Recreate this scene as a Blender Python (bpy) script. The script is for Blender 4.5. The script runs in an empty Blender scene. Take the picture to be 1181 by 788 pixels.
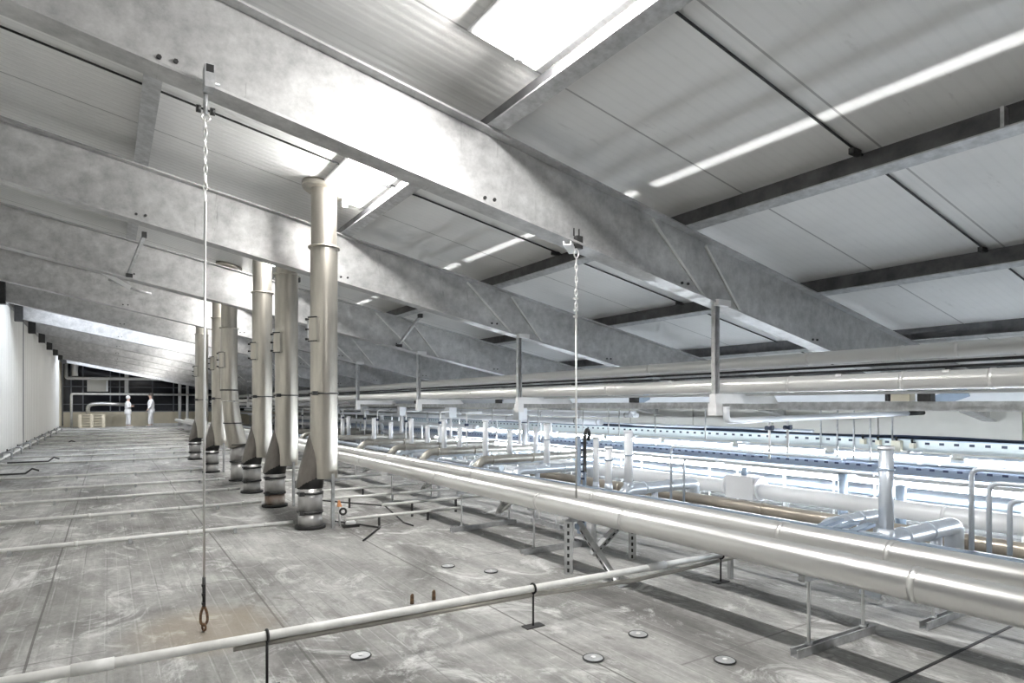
import bpy, math, random
from mathutils import Vector, Matrix
random.seed(7)
scn = bpy.context.scene
COL = scn.collection
V = Vector
PI = math.pi
ORG = {}

# ------------------------------------------------------------------ materials
MATS = {}


def _new(name):
    m = bpy.data.materials.new(name)
    m.use_nodes = True
    nt = m.node_tree
    b = nt.nodes['Principled BSDF']
    MATS[name] = m
    return m, nt, b


def _mapped(nt, scale):
    tc = nt.nodes.new('ShaderNodeTexCoord')
    mp = nt.nodes.new('ShaderNodeMapping')
    mp.inputs['Scale'].default_value = scale
    g = nt.nodes.new('ShaderNodeNewGeometry')
    nt.links.new(g.outputs['Position'], mp.inputs['Vector'])
    return mp.outputs['Vector']


def mat(name, col, metal=0.0, rough=0.5, var=0.0, scale=(3, 3, 3), detail=5.0, col2=None, bump=0.0, emit=0.0, lo=.35, hi=.68):
    """noise-mottled surface: col where the noise is high, col2 where it is low"""
    m, nt, b = _new(name)
    b.inputs['Metallic'].default_value = metal
    b.inputs['Roughness'].default_value = rough
    c = tuple(col) + (1,)
    b.inputs['Base Color'].default_value = c
    if emit:
        b.inputs['Emission Color'].default_value = c
        b.inputs['Emission Strength'].default_value = emit
    if var or col2 or bump:
        n = nt.nodes.new('ShaderNodeTexNoise')
        n.inputs['Scale'].default_value = 1.0
        n.inputs['Detail'].default_value = detail
        n.inputs['Roughness'].default_value = .62
        nt.links.new(_mapped(nt, scale), n.inputs['Vector'])
        if var or col2:
            r = nt.nodes.new('ShaderNodeValToRGB')
            r.color_ramp.elements[0].position = lo
            r.color_ramp.elements[1].position = hi
            c2 = col2 or tuple(x * (1 - var) for x in col)
            r.color_ramp.elements[0].color = tuple(c2) + (1,)
            r.color_ramp.elements[1].color = c
            nt.links.new(n.outputs['Fac'], r.inputs['Fac'])
            nt.links.new(r.outputs['Color'], b.inputs['Base Color'])
        if bump:
            bp = nt.nodes.new('ShaderNodeBump')
            bp.inputs['Strength'].default_value = bump
            bp.inputs['Distance'].default_value = .01
            nt.links.new(n.outputs['Fac'], bp.inputs['Height'])
            nt.links.new(bp.outputs['Normal'], b.inputs['Normal'])
    return m


def math_node(nt, op, a, b=None, c=None):
    n = nt.nodes.new('ShaderNodeMath')
    n.operation = op
    for i, x in enumerate((a, b, c)):
        if x is None:
            continue
        if isinstance(x, (int, float)):
            n.inputs[i].default_value = x
        else:
            nt.links.new(x, n.inputs[i])
    return n.outputs[0]


def mix(nt, fac, a, b, mode='MIX'):
    n = nt.nodes.new('ShaderNodeMix')
    n.data_type = 'RGBA'
    n.blend_type = mode
    for sock, x in ((n.inputs[0], fac), (n.inputs[6], a), (n.inputs[7], b)):
        if isinstance(x, (tuple, list)):
            sock.default_value = tuple(x) + (1,) if len(x) == 3 else x
        elif isinstance(x, (int, float)):
            sock.default_value = x
        else:
            nt.links.new(x, sock)
    return n.outputs[2]


def noise(nt, vec, detail=5, rough=.6, dist=0.0):
    n = nt.nodes.new('ShaderNodeTexNoise')
    n.inputs['Scale'].default_value = 1
    n.inputs['Detail'].default_value = detail
    n.inputs['Roughness'].default_value = rough
    n.inputs['Distortion'].default_value = dist
    nt.links.new(vec, n.inputs['Vector'])
    return n.outputs['Fac']


def ramp(nt, f, p0, p1, c0=(0, 0, 0), c1=(1, 1, 1)):
    r = nt.nodes.new('ShaderNodeValToRGB')
    r.color_ramp.elements[0].position = p0
    r.color_ramp.elements[1].position = p1
    r.color_ramp.elements[0].color = tuple(c0) + (1,)
    r.color_ramp.elements[1].color = tuple(c1) + (1,)
    nt.links.new(f, r.inputs['Fac'])
    return r.outputs['Color']


def lines(nt, coord, period, width, off=0.0):
    """1 on a line of the given width every period, else 0"""
    a = math_node(nt, 'ADD', coord, off + 1000 * period)
    a = math_node(nt, 'MODULO', a, period)
    return math_node(nt, 'LESS_THAN', a, width)


def floor_material():
    m, nt, b = _new('floor_slab')
    g = nt.nodes.new('ShaderNodeNewGeometry')
    sx = nt.nodes.new('ShaderNodeSeparateXYZ')
    nt.links.new(g.outputs['Position'], sx.inputs[0])
    x, y = sx.outputs[0], sx.outputs[1]
    big = noise(nt, _mapped(nt, (1.1, .55, 1)), 6, .62, .6)
    c = ramp(nt, big, .34, .66, (.13, .125, .12), (.52, .516, .50))
    fine = noise(nt, _mapped(nt, (30, 20, 1)), 6, .75)
    c = mix(nt, .55, c, ramp(nt, fine, .3, .72, (.35, .35, .345), (.98, .98, .97)), 'MULTIPLY')
    # streaks along the hall
    st = noise(nt, _mapped(nt, (9, 1.0, 1)), 5, .65, .5)
    c = mix(nt, .5, c, ramp(nt, st, .36, .62, (.6, .6, .6), (1.2, 1.2, 1.2)), 'MULTIPLY')
    # white scuffs
    sc = noise(nt, _mapped(nt, (2.6, 1.7, 1)), 8, .75, 1.2)
    c = mix(nt, ramp(nt, sc, .53, .66, (0, 0, 0), (.85, .85, .85)), c, (.66, .66, .65))
    # dark damp stains with hard edges
    dk = noise(nt, _mapped(nt, (1.6, .8, 1)), 7, .68, .9)
    c = mix(nt, ramp(nt, dk, .60, .64, (0, 0, 0), (.5, .5, .5)), c, (.10, .09, .08))
    # board joints along the hall
    wob = math_node(nt, 'MULTIPLY', noise(nt, _mapped(nt, (1, .6, 1)), 2, .5), .02)
    xw = math_node(nt, 'ADD', x, wob)
    brk = ramp(nt, noise(nt, _mapped(nt, (3.5, 1.1, 1)), 5, .7), .40, .62)
    l1 = math_node(nt, 'MULTIPLY', math_node(nt, 'MULTIPLY', lines(nt, xw, .145, .006), .6), brk)
    c = mix(nt, l1, c, (.12, .115, .11))
    brk2 = ramp(nt, noise(nt, _mapped(nt, (4.5, 1.6, 1)), 5, .7), .42, .64)
    l1b = math_node(nt, 'MULTIPLY', math_node(nt, 'MULTIPLY', lines(nt, xw, .0725, .006, .01), .26), brk2)
    c = mix(nt, l1b, c, (.68, .68, .67))
    l2 = math_node(nt, 'MULTIPLY', lines(nt, xw, 1.16, .012, .33), .8)
    c = mix(nt, l2, c, (.07, .065, .06))
    # cross joints, staggered by board
    row = math_node(nt, 'FLOOR', math_node(nt, 'DIVIDE', xw, 1.16))
    yy = math_node(nt, 'ADD', y, math_node(nt, 'MULTIPLY', row, 1.37))
    c = mix(nt, math_node(nt, 'MULTIPLY', lines(nt, yy, 2.4, .012), .6), c, (.11, .1, .1))
    # rusty water mark
    d = math_node(nt, 'ADD', math_node(nt, 'POWER', math_node(nt, 'SUBTRACT', x, .45), 2),
                  math_node(nt, 'POWER', math_node(nt, 'SUBTRACT', y, 3.85), 2))
    d = math_node(nt, 'ADD', d, math_node(nt, 'MULTIPLY', math_node(nt, 'SUBTRACT', big, .5), .5))
    c = mix(nt, ramp(nt, d, .02, .22, (.5, .5, .5), (0, 0, 0)), c, (.33, .27, .20))
    nt.links.new(c, b.inputs['Base Color'])
    b.inputs['Roughness'].default_value = .6
    bp = nt.nodes.new('ShaderNodeBump')
    bp.inputs['Strength'].default_value = .5
    bp.inputs['Distance'].default_value = .01
    nt.links.new(fine, bp.inputs['Height'])
    nt.links.new(bp.outputs['Normal'], b.inputs['Normal'])
    return m


def ceiling_material():
    m, nt, b = _new('roof_panel')
    g = nt.nodes.new('ShaderNodeNewGeometry')
    sx = nt.nodes.new('ShaderNodeSeparateXYZ')
    nt.links.new(g.outputs['Position'], sx.inputs[0])
    x, y = sx.outputs[0], sx.outputs[1]
    n = noise(nt, _mapped(nt, (1.2, .8, 1)), 4, .55)
    c = ramp(nt, n, .3, .7, (.70, .70, .69), (.82, .82, .81))
    rib = math_node(nt, 'MULTIPLY', lines(nt, y, .0825, .02), .2)
    rib = math_node(nt, 'MULTIPLY', rib, ramp(nt, math_node(nt, 'MULTIPLY', x, .2), .47, .49, (1, 1, 1), (.25, .25, .25)))
    c = mix(nt, rib, c, (.42, .42, .41))
    jn = math_node(nt, 'MULTIPLY', lines(nt, y, 1.1, .016, .02), .75)
    c = mix(nt, jn, c, (.24, .24, .24))
    lap = math_node(nt, 'MULTIPLY', lines(nt, y, 1.1, .07, .10), .35)
    c = mix(nt, lap, c, (.78, .78, .77))
    dirt = noise(nt, _mapped(nt, (2, 9, 1)), 7, .75)
    c = mix(nt, math_node(nt, 'MULTIPLY', ramp(nt, dirt, .62, .74), .35), c, (.22, .21, .2))
    nt.links.new(c, b.inputs['Base Color'])
    b.inputs['Roughness'].default_value = .55
    bp = nt.nodes.new('ShaderNodeBump')
    bp.inputs['Strength'].default_value = .12
    bp.inputs['Distance'].default_value = .008
    w = math_node(nt, 'MULTIPLY', math_node(nt, 'SINE', math_node(nt, 'MULTIPLY', y, 2 * PI / .0825)), math_node(nt, 'ADD', math_node(nt, 'LESS_THAN', x, 2.4), .25))
    nt.links.new(w, bp.inputs['Height'])
    nt.links.new(bp.outputs['Normal'], b.inputs['Normal'])
    return m


def beam_material():
    m, nt, b = _new('galvanized_plate')
    n = noise(nt, _mapped(nt, (7, 7, 7)), 7, .72)
    c = ramp(nt, n, .3, .7, (.38, .38, .38), (.66, .66, .655))
    n2 = noise(nt, _mapped(nt, (1.1, 1.1, 2.5)), 4, .6, .8)
    c = mix(nt, .6, c, ramp(nt, n2, .35, .65, (.78, .78, .78), (1.1, 1.1, 1.1)), 'MULTIPLY')
    st = noise(nt, _mapped(nt, (9, 1, 1.0)), 6, .75, 1.5)
    c = mix(nt, math_node(nt, 'MULTIPLY', ramp(nt, st, .62, .72), .5), c, (.16, .155, .15))
    nt.links.new(c, b.inputs['Base Color'])
    b.inputs['Metallic'].default_value = .55
    b.inputs['Roughness'].default_value = .44
    return m


def slotted(name, base, dark, period, width, metal=.5):
    m, nt, b = _new(name)
    g = nt.nodes.new('ShaderNodeNewGeometry')
    sx = nt.nodes.new('ShaderNodeSeparateXYZ')
    nt.links.new(g.outputs['Position'], sx.inputs[0])
    nrm = nt.nodes.new('ShaderNodeSeparateXYZ')
    nt.links.new(g.outputs['Normal'], nrm.inputs[0])
    f = lines(nt, sx.outputs[1], period, width)
    tc = nt.nodes.new('ShaderNodeTexCoord')
    s2 = nt.nodes.new('ShaderNodeSeparateXYZ')
    nt.links.new(tc.outputs['Generated'], s2.inputs[0])
    z = s2.outputs[2]
    band = math_node(nt, 'MULTIPLY', math_node(nt, 'GREATER_THAN', z, .62), math_node(nt, 'LESS_THAN', z, .84))
    f = math_node(nt, 'MULTIPLY', f, band)
    c = mix(nt, f, base, dark)
    nt.links.new(c, b.inputs['Base Color'])
    b.inputs['Metallic'].default_value = metal
    b.inputs['Roughness'].default_value = .45
    return m


def glass_material():
    m, nt, b = _new('dark_glass')
    b.inputs['Base Color'].default_value = (.012, .013, .018, 1)
    b.inputs['Roughness'].default_value = .08
    return m


floor_material(); ceiling_material(); beam_material(); glass_material()
mat('aluminium_upper', (.92, .915, .89), .42, .3, .05, (2, 2, 2))
mat('galv', (.62, .63, .64), .55, .42, .35, (14, 14, 14))
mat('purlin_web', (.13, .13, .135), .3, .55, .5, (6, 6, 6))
mat('aluminium_jacket', (.93, .925, .905), .82, .30, .05, (2, 2, 2))
mat('aluminium_blue', (.72, .78, .86), .5, .3, .12, (5, 5, 5))
mat('aluminium_aged', (.52, .50, .455), .6, .42, .35, (4, 4, 3))
mat('stack_steel', (.60, .565, .50), .85, .32, .3, (9, 9, 1.2), bump=.04)
mat('stack_dark', (.22, .20, .18), .7, .4, .4, (7, 7, 3))
mat('riser_steel', (.62, .61, .60), .6, .35, .3, (9, 9, 3))
mat('rusty_riser', (.50, .46, .42), .5, .5, 0, (5, 5, 4), col2=(.16, .085, .05))
mat('white_paint', (.82, .82, .82), 0, .45, .08, (6, 6, 6))
mat('white_duct', (.86, .88, .91), .1, .4, .05, (3, 3, 3))
mat('white_conduit', (.80, .80, .77), 0, .4, .22, (10, 10, 10))
mat('black_rubber', (.012, .012, .012), 0, .6)
mat('dark_steel', (.06, .06, .06), .5, .45, .3, (20, 20, 20))
mat('rust', (.22, .13, .07), .2, .8, 0, (60, 60, 60), col2=(.07, .045, .03))
mat('brown_pipe', (.58, .52, .44), .55, .32, .3, (3, 3, 3))
mat('beige_plastic', (.78, .74, .60), 0, .5)
mat('orange', (.72, .33, .15), 0, .45)
mat('blue_black', (.03, .045, .085), .1, .5)
mat('blue_grey', (.36, .44, .55), .3, .45, .2, (6, 6, 6))
mat('chain', (.74, .74, .72), .7, .35)
mat('wall_white', (.76, .76, .73), 0, .5, .06, (1.5, 1.5, .6))
mat('wall_beige', (.68, .62, .48), 0, .7, .14, (2, 2, 2))
mat('wall_grey', (.56, .55, .51), .1, .5, .12, (.8, .8, .8))
mat('dark_room', (.035, .035, .045), 0, .8)
mat('mullion', (.16, .17, .19), .3, .5)
mat('wood', (.80, .72, .56), 0, .7, .25, (3, 25, 25))
mat('skin', (.62, .42, .33), 0, .55)
mat('coverall', (.90, .90, .91), 0, .8, .05, (9, 9, 9))
mat('hair', (.14, .12, .11), 0, .7)
mat('glove', (.05, .05, .06), 0, .6)
mat('foil', (.80, .80, .79), .9, .3, .5, (22, 22, 22), bump=.9)
mat('lamp_glow', (1.0, .985, .96), 0, .5, emit=7)
mat('tube_glow', (1.0, .985, .96), 0, .5, emit=490)
mat('tube_glow_soft', (1.0, .985, .96), 0, .5, emit=260)
mat('pit_glow', (.86, .93, 1.0), 0, .5, emit=66)
mat('skylight_glow', (.84, .90, 1.0), 0, .5, emit=7)
slotted('tray_steel', (.66, .71, .70), (.05, .06, .09), .16, .055)
slotted('tray_blue', (.46, .54, .68), (.08, .1, .2), .13, .05)
slotted('tray_white', (.86, .87, .9), (.25, .27, .36), .11, .04, .1)


# ------------------------------------------------------------------ mesh builder
class MB:
    def __init__(s):
        s.v, s.f, s.sm = [], [], []

    def _add(s, vs, fs, smooth=False):
        b = len(s.v)
        s.v += [tuple(p) for p in vs]
        for f in fs:
            s.f.append([b + i for i in f])
            s.sm.append(smooth)
        return s

    def box(s, x0, x1, y0, y1, z0, z1):
        vs = [(x, y, z) for z in (z0, z1) for y in (y0, y1) for x in (x0, x1)]
        return s._add(vs, [(0, 2, 3, 1), (4, 5, 7, 6), (0, 1, 5, 4), (2, 6, 7, 3), (0, 4, 6, 2), (1, 3, 7, 5)])

    def hexa(s, bot, top):
        return s._add(list(bot) + list(top), [(3, 2, 1, 0), (4, 5, 6, 7), (0, 1, 5, 4), (1, 2, 6, 5), (2, 3, 7, 6), (3, 0, 4, 7)])

    def bar(s, p0, p1, w, h, up=(0, 0, 1)):
        p0, p1, up = V(p0), V(p1), V(up)
        d = (p1 - p0).normalized()
        if abs(d.dot(up)) > .98:
            up = V((0, 1, 0))
        a = d.cross(up).normalized() * (w / 2)
        c = a.cross(d).normalized() * (h / 2)
        return s.hexa([p0 - a - c, p0 + a - c, p0 + a + c, p0 - a + c], [p1 - a - c, p1 + a - c, p1 + a + c, p1 - a + c])

    def extrude(s, prof, p0, p1, up=(0, 0, 1)):
        """prof: closed outline of (side, up) pairs, extruded from p0 to p1"""
        p0, p1, up = V(p0), V(p1), V(up)
        d = (p1 - p0).normalized()
        a = d.cross(up).normalized()
        u = a.cross(d).normalized()
        n = len(prof)
        vs = [p + a * q[0] + u * q[1] for p in (p0, p1) for q in prof]
        fs = [(i, (i + 1) % n, n + (i + 1) % n, n + i) for i in range(n)]
        fs += [tuple(range(n - 1, -1, -1)), tuple(range(n, 2 * n))]
        return s._add(vs, fs)

    def loft(s, rings, caps=True, smooth=True):
        n = len(rings[0])
        vs = [p for r in rings for p in r]
        fs = []
        for k in range(len(rings) - 1):
            for i in range(n):
                j = (i + 1) % n
                fs.append((k * n + i, k * n + j, (k + 1) * n + j, (k + 1) * n + i))
        s._add(vs, fs, smooth)
        if caps:
            b = len(s.v) - len(vs)
            s.f += [[b + i for i in range(n - 1, -1, -1)], [b + (len(rings) - 1) * n + i for i in range(n)]]
            s.sm += [False, False]
        return s

    def tube(s, pts, r, n=14, caps=True, bend=None):
        pts = [V(p) for p in pts]
        if bend:
            q = [pts[0]]
            for i in range(1, len(pts) - 1):
                a, b_, c = pts[i - 1], pts[i], pts[i + 1]
                k = min(bend, (a - b_).length * .48, (c - b_).length * .48)
                s0, s1 = b_ + (a - b_).normalized() * k, b_ + (c - b_).normalized() * k
                for j in range(6):
                    t = j / 5
                    q.append(s0 * (1 - t) ** 2 + b_ * 2 * t * (1 - t) + s1 * t * t)
            q.append(pts[-1])
            pts = q
        rad = r if isinstance(r, (list, tuple)) else [r] * len(pts)
        tang = []
        for i in range(len(pts)):
            a = (pts[i] - pts[i - 1]).normalized() if i else None
            b_ = (pts[i + 1] - pts[i]).normalized() if i < len(pts) - 1 else None
            tang.append((a, b_))
        d0 = tang[0][1]
        ref = V((0, 0, 1)) if abs(d0.z) < .9 else V((1, 0, 0))
        u = d0.cross(ref).normalized()
        rings = []
        for i, p in enumerate(pts):
            a, b_ = tang[i]
            t = (a + b_).normalized() if a and b_ else (a or b_)
            u = (u - t * u.dot(t)).normalized()
            w = t.cross(u)
            st = 1.0
            if a and b_:
                st = 1 / max(.5, a.dot(t))
            rings.append([p + (u * math.cos(2 * PI * k / n) + w * math.sin(2 * PI * k / n)) * rad[i] * (st if rad[i] else 1) for k in range(n)])
        return s.loft(rings, caps)

    def cyl(s, p0, p1, r, n=16):
        return s.tube([p0, p1], r, n)

    def disc(s, c, axis, r, h, n=20):
        c, axis = V(c), V(axis).normalized()
        return s.tube([c - axis * h / 2, c + axis * h / 2], r, n)

    def torus(s, c, axis, R, r, n=20, m=8, sx=1.0):
        c, axis = V(c), V(axis).normalized()
        ref = V((0, 0, 1)) if abs(axis.z) < .9 else V((1, 0, 0))
        u = axis.cross(ref).normalized()
        w = axis.cross(u)
        rings = []
        for i in range(n):
            a = 2 * PI * i / n
            e = u * math.cos(a) + w * math.sin(a)
            rings.append([c + (u * math.cos(a) + w * math.sin(a) * sx) * R + (e * math.cos(2 * PI * j / m) + axis * math.sin(2 * PI * j / m)) * r for j in range(m)])
        rings.append(rings[0])
        return s.loft(rings, False)

    def ball(s, c, r, n=14, m=8, sc=(1, 1, 1)):
        rings = []
        for i in range(m + 1):
            a = PI * i / m
            rr = max(1e-4, math.sin(a)) * r
            rings.append([(c[0] + rr * math.cos(2 * PI * k / n) * sc[0], c[1] + rr * math.sin(2 * PI * k / n) * sc[1], c[2] - math.cos(a) * r * sc[2]) for k in range(n)])
        return s.loft(rings, False)

    def build(s, name, m, parent=None):
        me = bpy.data.meshes.new(name)
        if parent is not None:
            o0 = ORG[parent]
        else:
            xs, ys, zs = zip(*s.v)
            o0 = V(((min(xs) + max(xs)) / 2, (min(ys) + max(ys)) / 2, min(zs)))
        me.from_pydata([tuple(V(p) - o0) for p in s.v], [], s.f)
        me.polygons.foreach_set('use_smooth', s.sm)
        import bmesh
        bm = bmesh.new()
        bm.from_mesh(me)
        bmesh.ops.recalc_face_normals(bm, faces=bm.faces)
        bm.to_mesh(me)
        bm.free()
        me.materials.append(MATS[m])
        me.update()
        o = bpy.data.objects.new(name, me)
        COL.objects.link(o)
        if parent is None:
            o.location = o0
        else:
            o.parent = parent
        ORG[o] = o0
        return o


def tag(o, label, cat, group=None):
    o['label'] = label
    o['category'] = cat
    if group:
        o['group'] = group
    return o


def thing(name, label, cat, loc, group=None):
    o = bpy.data.objects.new(name, None)
    o.empty_display_size = .1
    COL.objects.link(o)
    o.location = loc
    ORG[o] = V(loc)
    return tag(o, label, cat, group)


def structure(o):
    o['kind'] = 'structure'
    return o


def dup(root, delta, label):
    """a copy of a thing, its parts and their sub-parts, moved by delta"""
    def rec(o, parent):
        c = o.copy()
        COL.objects.link(c)
        c.parent = parent
        for ch in list(o.children):
            rec(ch, c)
        return c
    r = rec(root, None)
    r.location = root.location + V(delta)
    ORG[r] = V(r.location)
    r['label'] = label
    return r


ORD = ['first', 'second', 'third', 'fourth', 'fifth', 'sixth', 'seventh', 'eighth', 'ninth', 'tenth', 'eleventh', 'twelfth',
       'thirteenth', 'fourteenth', 'fifteenth', 'sixteenth', 'seventeenth', 'eighteenth', 'nineteenth', 'twentieth',
       'twenty-first', 'twenty-second', 'twenty-third', 'twenty-fourth', 'twenty-fifth']
SL = -.192                      # fall of the roof per metre towards +x
def zroof(x): return 3.85 + SL * x      # underside of the roof panels
def zbot(x): return 3.111 + SL * x      # underside of the beam webs
def ztop(x): return 3.641 + SL * x      # top of the beam webs
BY = [3.87 + 3.3 * k for k in range(12)]
YN, YF = -2.5, 42.6
XW, XR = -2.1, 11.0
up_n = V((-SL, 0, 1)).normalized()

# ------------------------------------------------------------------ the shell
structure(MB().box(XW - .3, XR + .3, YN, YF + 3, -.2, 0).build('floor', 'floor_slab'))
x0, x1 = XW - .6, XR + .3
structure(MB().hexa([(x0, YN, zroof(x0)), (x1, YN, zroof(x1)), (x1, YF + 3, zroof(x1)), (x0, YF + 3, zroof(x0))],
                    [(x0, YN, zroof(x0) + .15), (x1, YN, zroof(x1) + .15), (x1, YF + 3, zroof(x1) + .15), (x0, YF + 3, zroof(x0) + .15)]).build('ceiling', 'roof_panel'))


def corrugated(y0, y1, xf, z0, z1, pitch=.3):
    """sheet wall facing +x with shallow trapezoid ribs"""
    b = MB()
    ys, y = [], y0
    while y < y1 - 1e-6:
        for dy, dx in ((0, 0), (pitch * .68, 0), (pitch * .76, -.02), (pitch * .92, -.02)):
            if y + dy < y1:
                ys.append((y + dy, xf + dx))
        y += pitch
    ys.append((y1, xf))
    pr = [(xf - .12, y0)] + [(x_, y_) for y_, x_ in ys] + [(xf - .12, y1)]
    n = len(pr)
    b._add([(p[0], p[1], z) for z in (z0, z1) for p in pr],
           [(i, (i + 1) % n, n + (i + 1) % n, n + i) for i in range(n)] + [tuple(range(n - 1, -1, -1)), tuple(range(n, 2 * n))])
    return b


w = corrugated(YN, 23.1, XW, 0, 3.72)
w2 = corrugated(23.35, 39.6, XW - .03, 0, 3.70, .45)
w._add(w2.v, w2.f)
w.box(XW - .15, XW - .06, 23.0, 23.4, 0, 3.7)
structure(w.build('wall_left', 'wall_white'))
structure(MB().box(XW - .07, XW + .004, 23.13, 23.32, 0, 3.7).build('trim_1', 'mullion'))
structure(MB().box(XW - .5, XW - .38, YN, YF, 3.3, 4.28).build('trim_2', 'wall_white'))
structure(MB().box(XW - .15, XW + .02, YN, 39.6, 3.72, 3.76).build('trim_3', 'galv'))
structure(MB().box(XW - .2, XW - .06, 39.6, YF, 0, 3.6).build('wall_side', 'wall_beige'))
b = MB()
y = YN
while y < YF:
    b.box(XR, XR + .12, y + .012, y + 1.988, 0, 1.75)
    y += 2.0
b.box(XR + .03, XR + .15, YN, YF, 0, 1.7)
structure(b.build('wall_right', 'wall_grey'))
# end wall: beige parapet, dark glazing above
b = MB()
for xa, xb in ((XW, -.2), (-.18, 1.55), (1.57, 3.3), (3.32, 5.2), (5.22, XR)):
    b.box(xa, xb, YF, YF + .12, 0, .84)
b.box(XW, XR, YF + .03, YF + .15, 0, .83)
structure(b.build('wall_back', 'wall_beige'))
structure(MB().box(XW, XR, YF + 2.4, YF + 2.5, 0, 4.2).build('wall_far', 'dark_room'))
structure(MB().box(XW, XR, YF + .06, YF + .075, .86, 4.25).build('window_1', 'dark_glass'))
b = MB()
for x in (-1.75, -1.2, .1, .55, 1.0, 2.2, 3.3, 4.6, 6.0):
    b.box(x - .03, x + .03, YF + .0, YF + .06, .85, 3.9 - max(0, x) * .1)
for z in (.87, 1.28, 2.28):
    b.box(XW, XR, YF + .0, YF + .05, z - .022, z + .022)
structure(b.build('trim_4', 'mullion'))
structure(MB().box(2.9, 6.3, 1.405, 1.42, -.01, .004).build('trim_5', 'black_rubber'))

# ------------------------------------------------------------------ roof beams
COLP = (-1.98, -1.72)


def slope_box(b, xa, xb, ya, yb, fz0, fz1):
    b.hexa([(xa, ya, fz0(xa)), (xb, ya, fz0(xb)), (xb, yb, fz0(xb)), (xa, yb, fz0(xa))],
           [(xa, ya, fz1(xa)), (xb, ya, fz1(xb)), (xb, yb, fz1(xb)), (xa, yb, fz1(xa))])
    return b


def make_beam(y, label):
    xa, xb = -1.86, XR - .1
    t = thing('roof_beam', label, 'beam', (xa, y, zbot(xa)), 'sloping plate beams carrying the roof')
    slope_box(MB(), xa, xb, y - .007, y + .007, zbot, ztop).build('web', 'galvanized_plate', t)
    slope_box(MB(), xa, xb, y - .09, y + .09, lambda x: zbot(x) - .016, zbot).build('bottom_flange', 'galvanized_plate', t)
    slope_box(MB(), xa, xb, y - .09, y + .09, ztop, lambda x: ztop(x) + .016).build('top_flange', 'galvanized_plate', t)
    for xs, xe in ((3.94, 4.63), (4.63, 5.15)):
        za, ze = ztop(xs) - .03, zbot(xe) + .01
        MB().bar((xs, y - .014, za), (xe, y - .014, ze), .026, .014, (0, 1, 0)).build('stiffener', 'white_conduit', t)
    b = MB().box(-2.02, -1.84, y - .10, y + .10, 3.40, 3.96)
    b.build('end_post', 'dark_steel', t)
    for xc in (.27, 2.31, 4.36, 6.4):
        for dx in (-.04, .04):
            MB().tube([(xc + dx - .0, y - .02, zbot(xc) + .07), (xc + dx - .0, y - .007, zbot(xc) + .07)], .013, 6).build('bolt', 'dark_steel', t)
    return t


beam0 = make_beam(BY[0], 'nearest sloping galvanized roof beam, with two wires clamped to its flange')
for k in range(1, 12):
    lab = '%s sloping galvanized roof beam counted from the nearest' % ORD[k] if k < 11 else 'last sloping galvanized roof beam before the far glazed wall'
    dup(beam0, (0, BY[k] - BY[0], 0), lab)

# purlins
PX = [-1.6, .27, 2.31, 4.36, 6.41, 8.46, 10.4]
for i, x in enumerate(PX):
    zb, zr = ztop(x) + .018, zroof(x + .05) - .004
    y0, y1 = YN, YF - .3
    t = thing('roof_purlin', '%s steel purlin from the white corrugated wall, running the length of the roof' % ORD[i], 'purlin', (x, y0, zb), 'purlins under the roof panels')
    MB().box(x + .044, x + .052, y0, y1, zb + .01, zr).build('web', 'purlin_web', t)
    MB().hexa([(x - .06, y0, zb + .012), (x + .06, y0, zb - .01), (x + .06, y1, zb - .01), (x - .06, y1, zb + .012)],
              [(x - .06, y0, zb + .022), (x + .06, y0, zb), (x + .06, y1, zb), (x - .06, y1, zb + .022)]).build('flange', 'galv', t)
    for k, yb in enumerate([b_ + .9 for b_ in [BY[0] - 3.3] + BY[:4]]):
        MB().box(x - .02, x + .044, yb, yb + .02, zb + .02, zr - .02).build('splice_plate', 'galv', t)

for (x, yb, lab) in ((.27, BY[2], 'small galvanized knee brace on the third beam, beside the tall wire'),
                     (2.31, BY[2], 'small galvanized knee brace on the third beam, behind the nearest stack'),
                     (4.36, BY[2], 'small galvanized knee brace on the third beam, above the upper pipes')):
    p0, p1 = V((x + .14, yb - .62, ztop(x + .14) - .0)), V((x - .03, yb - .10, zbot(x) + .05))
    t = thing('knee_brace', lab, 'brace', tuple(p1), 'knee braces between purlin and beam')
    MB().extrude([(-.02, -.02), (.02, -.02), (.02, -.012), (-.012, -.012), (-.012, .02), (-.02, .02)], p0, p1).build('strut', 'galv', t)
    MB().box(x - .06, x + .02, yb - .135, yb - .02, zbot(x) + .002, zbot(x) + .05).build('foot_bracket', 'dark_steel', t)
    MB().box(x + .11, x + .17, yb - .67, yb - .58, ztop(x) - .06, ztop(x) + .01).build('head_bracket', 'dark_steel', t)

# loose bracing near the wall
tag(MB().bar((-.42, 12.2, 3.63), (.31, 12.2, 3.20), .03, .07).build('bracing_flat', 'white_paint'), 'flat galvanized bracing bar slanting under the fourth beam', 'brace')
tag(MB().tube([(.0, 12.35, 3.33), (.4, 12.3, 3.19), (.62, 12.3, 3.15)], .02).build('bracing_tube', 'galv'), 'thin bracing tube beside the slanting flat bar under the fourth beam', 'brace')

# cables across the bays
for i, y in enumerate((2.31, 5.73, 9.05)):
    b = MB()
    xs = [-1.9 + .5 * k for k in range(25)]
    b.tube([(x, y, zroof(x) - .016) for x in xs], .0085, 6)
    t = thing('ceiling_cable', '%s black cable under the roof panels, %s' % (ORD[i], ('in front of the nearest beam', 'between the first and second beams', 'between the second and third beams')[i]), 'cable', (0, y, zroof(0)), 'black cables across the roof bays')
    b.build('cable', 'black_rubber', t)
    for x in (2.31, 4.36, 6.41):
        MB().box(x - .1, x + .0, y - .018, y + .018, zroof(x) - .045, zroof(x) - .005).build('clip', 'dark_steel', t)

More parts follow.
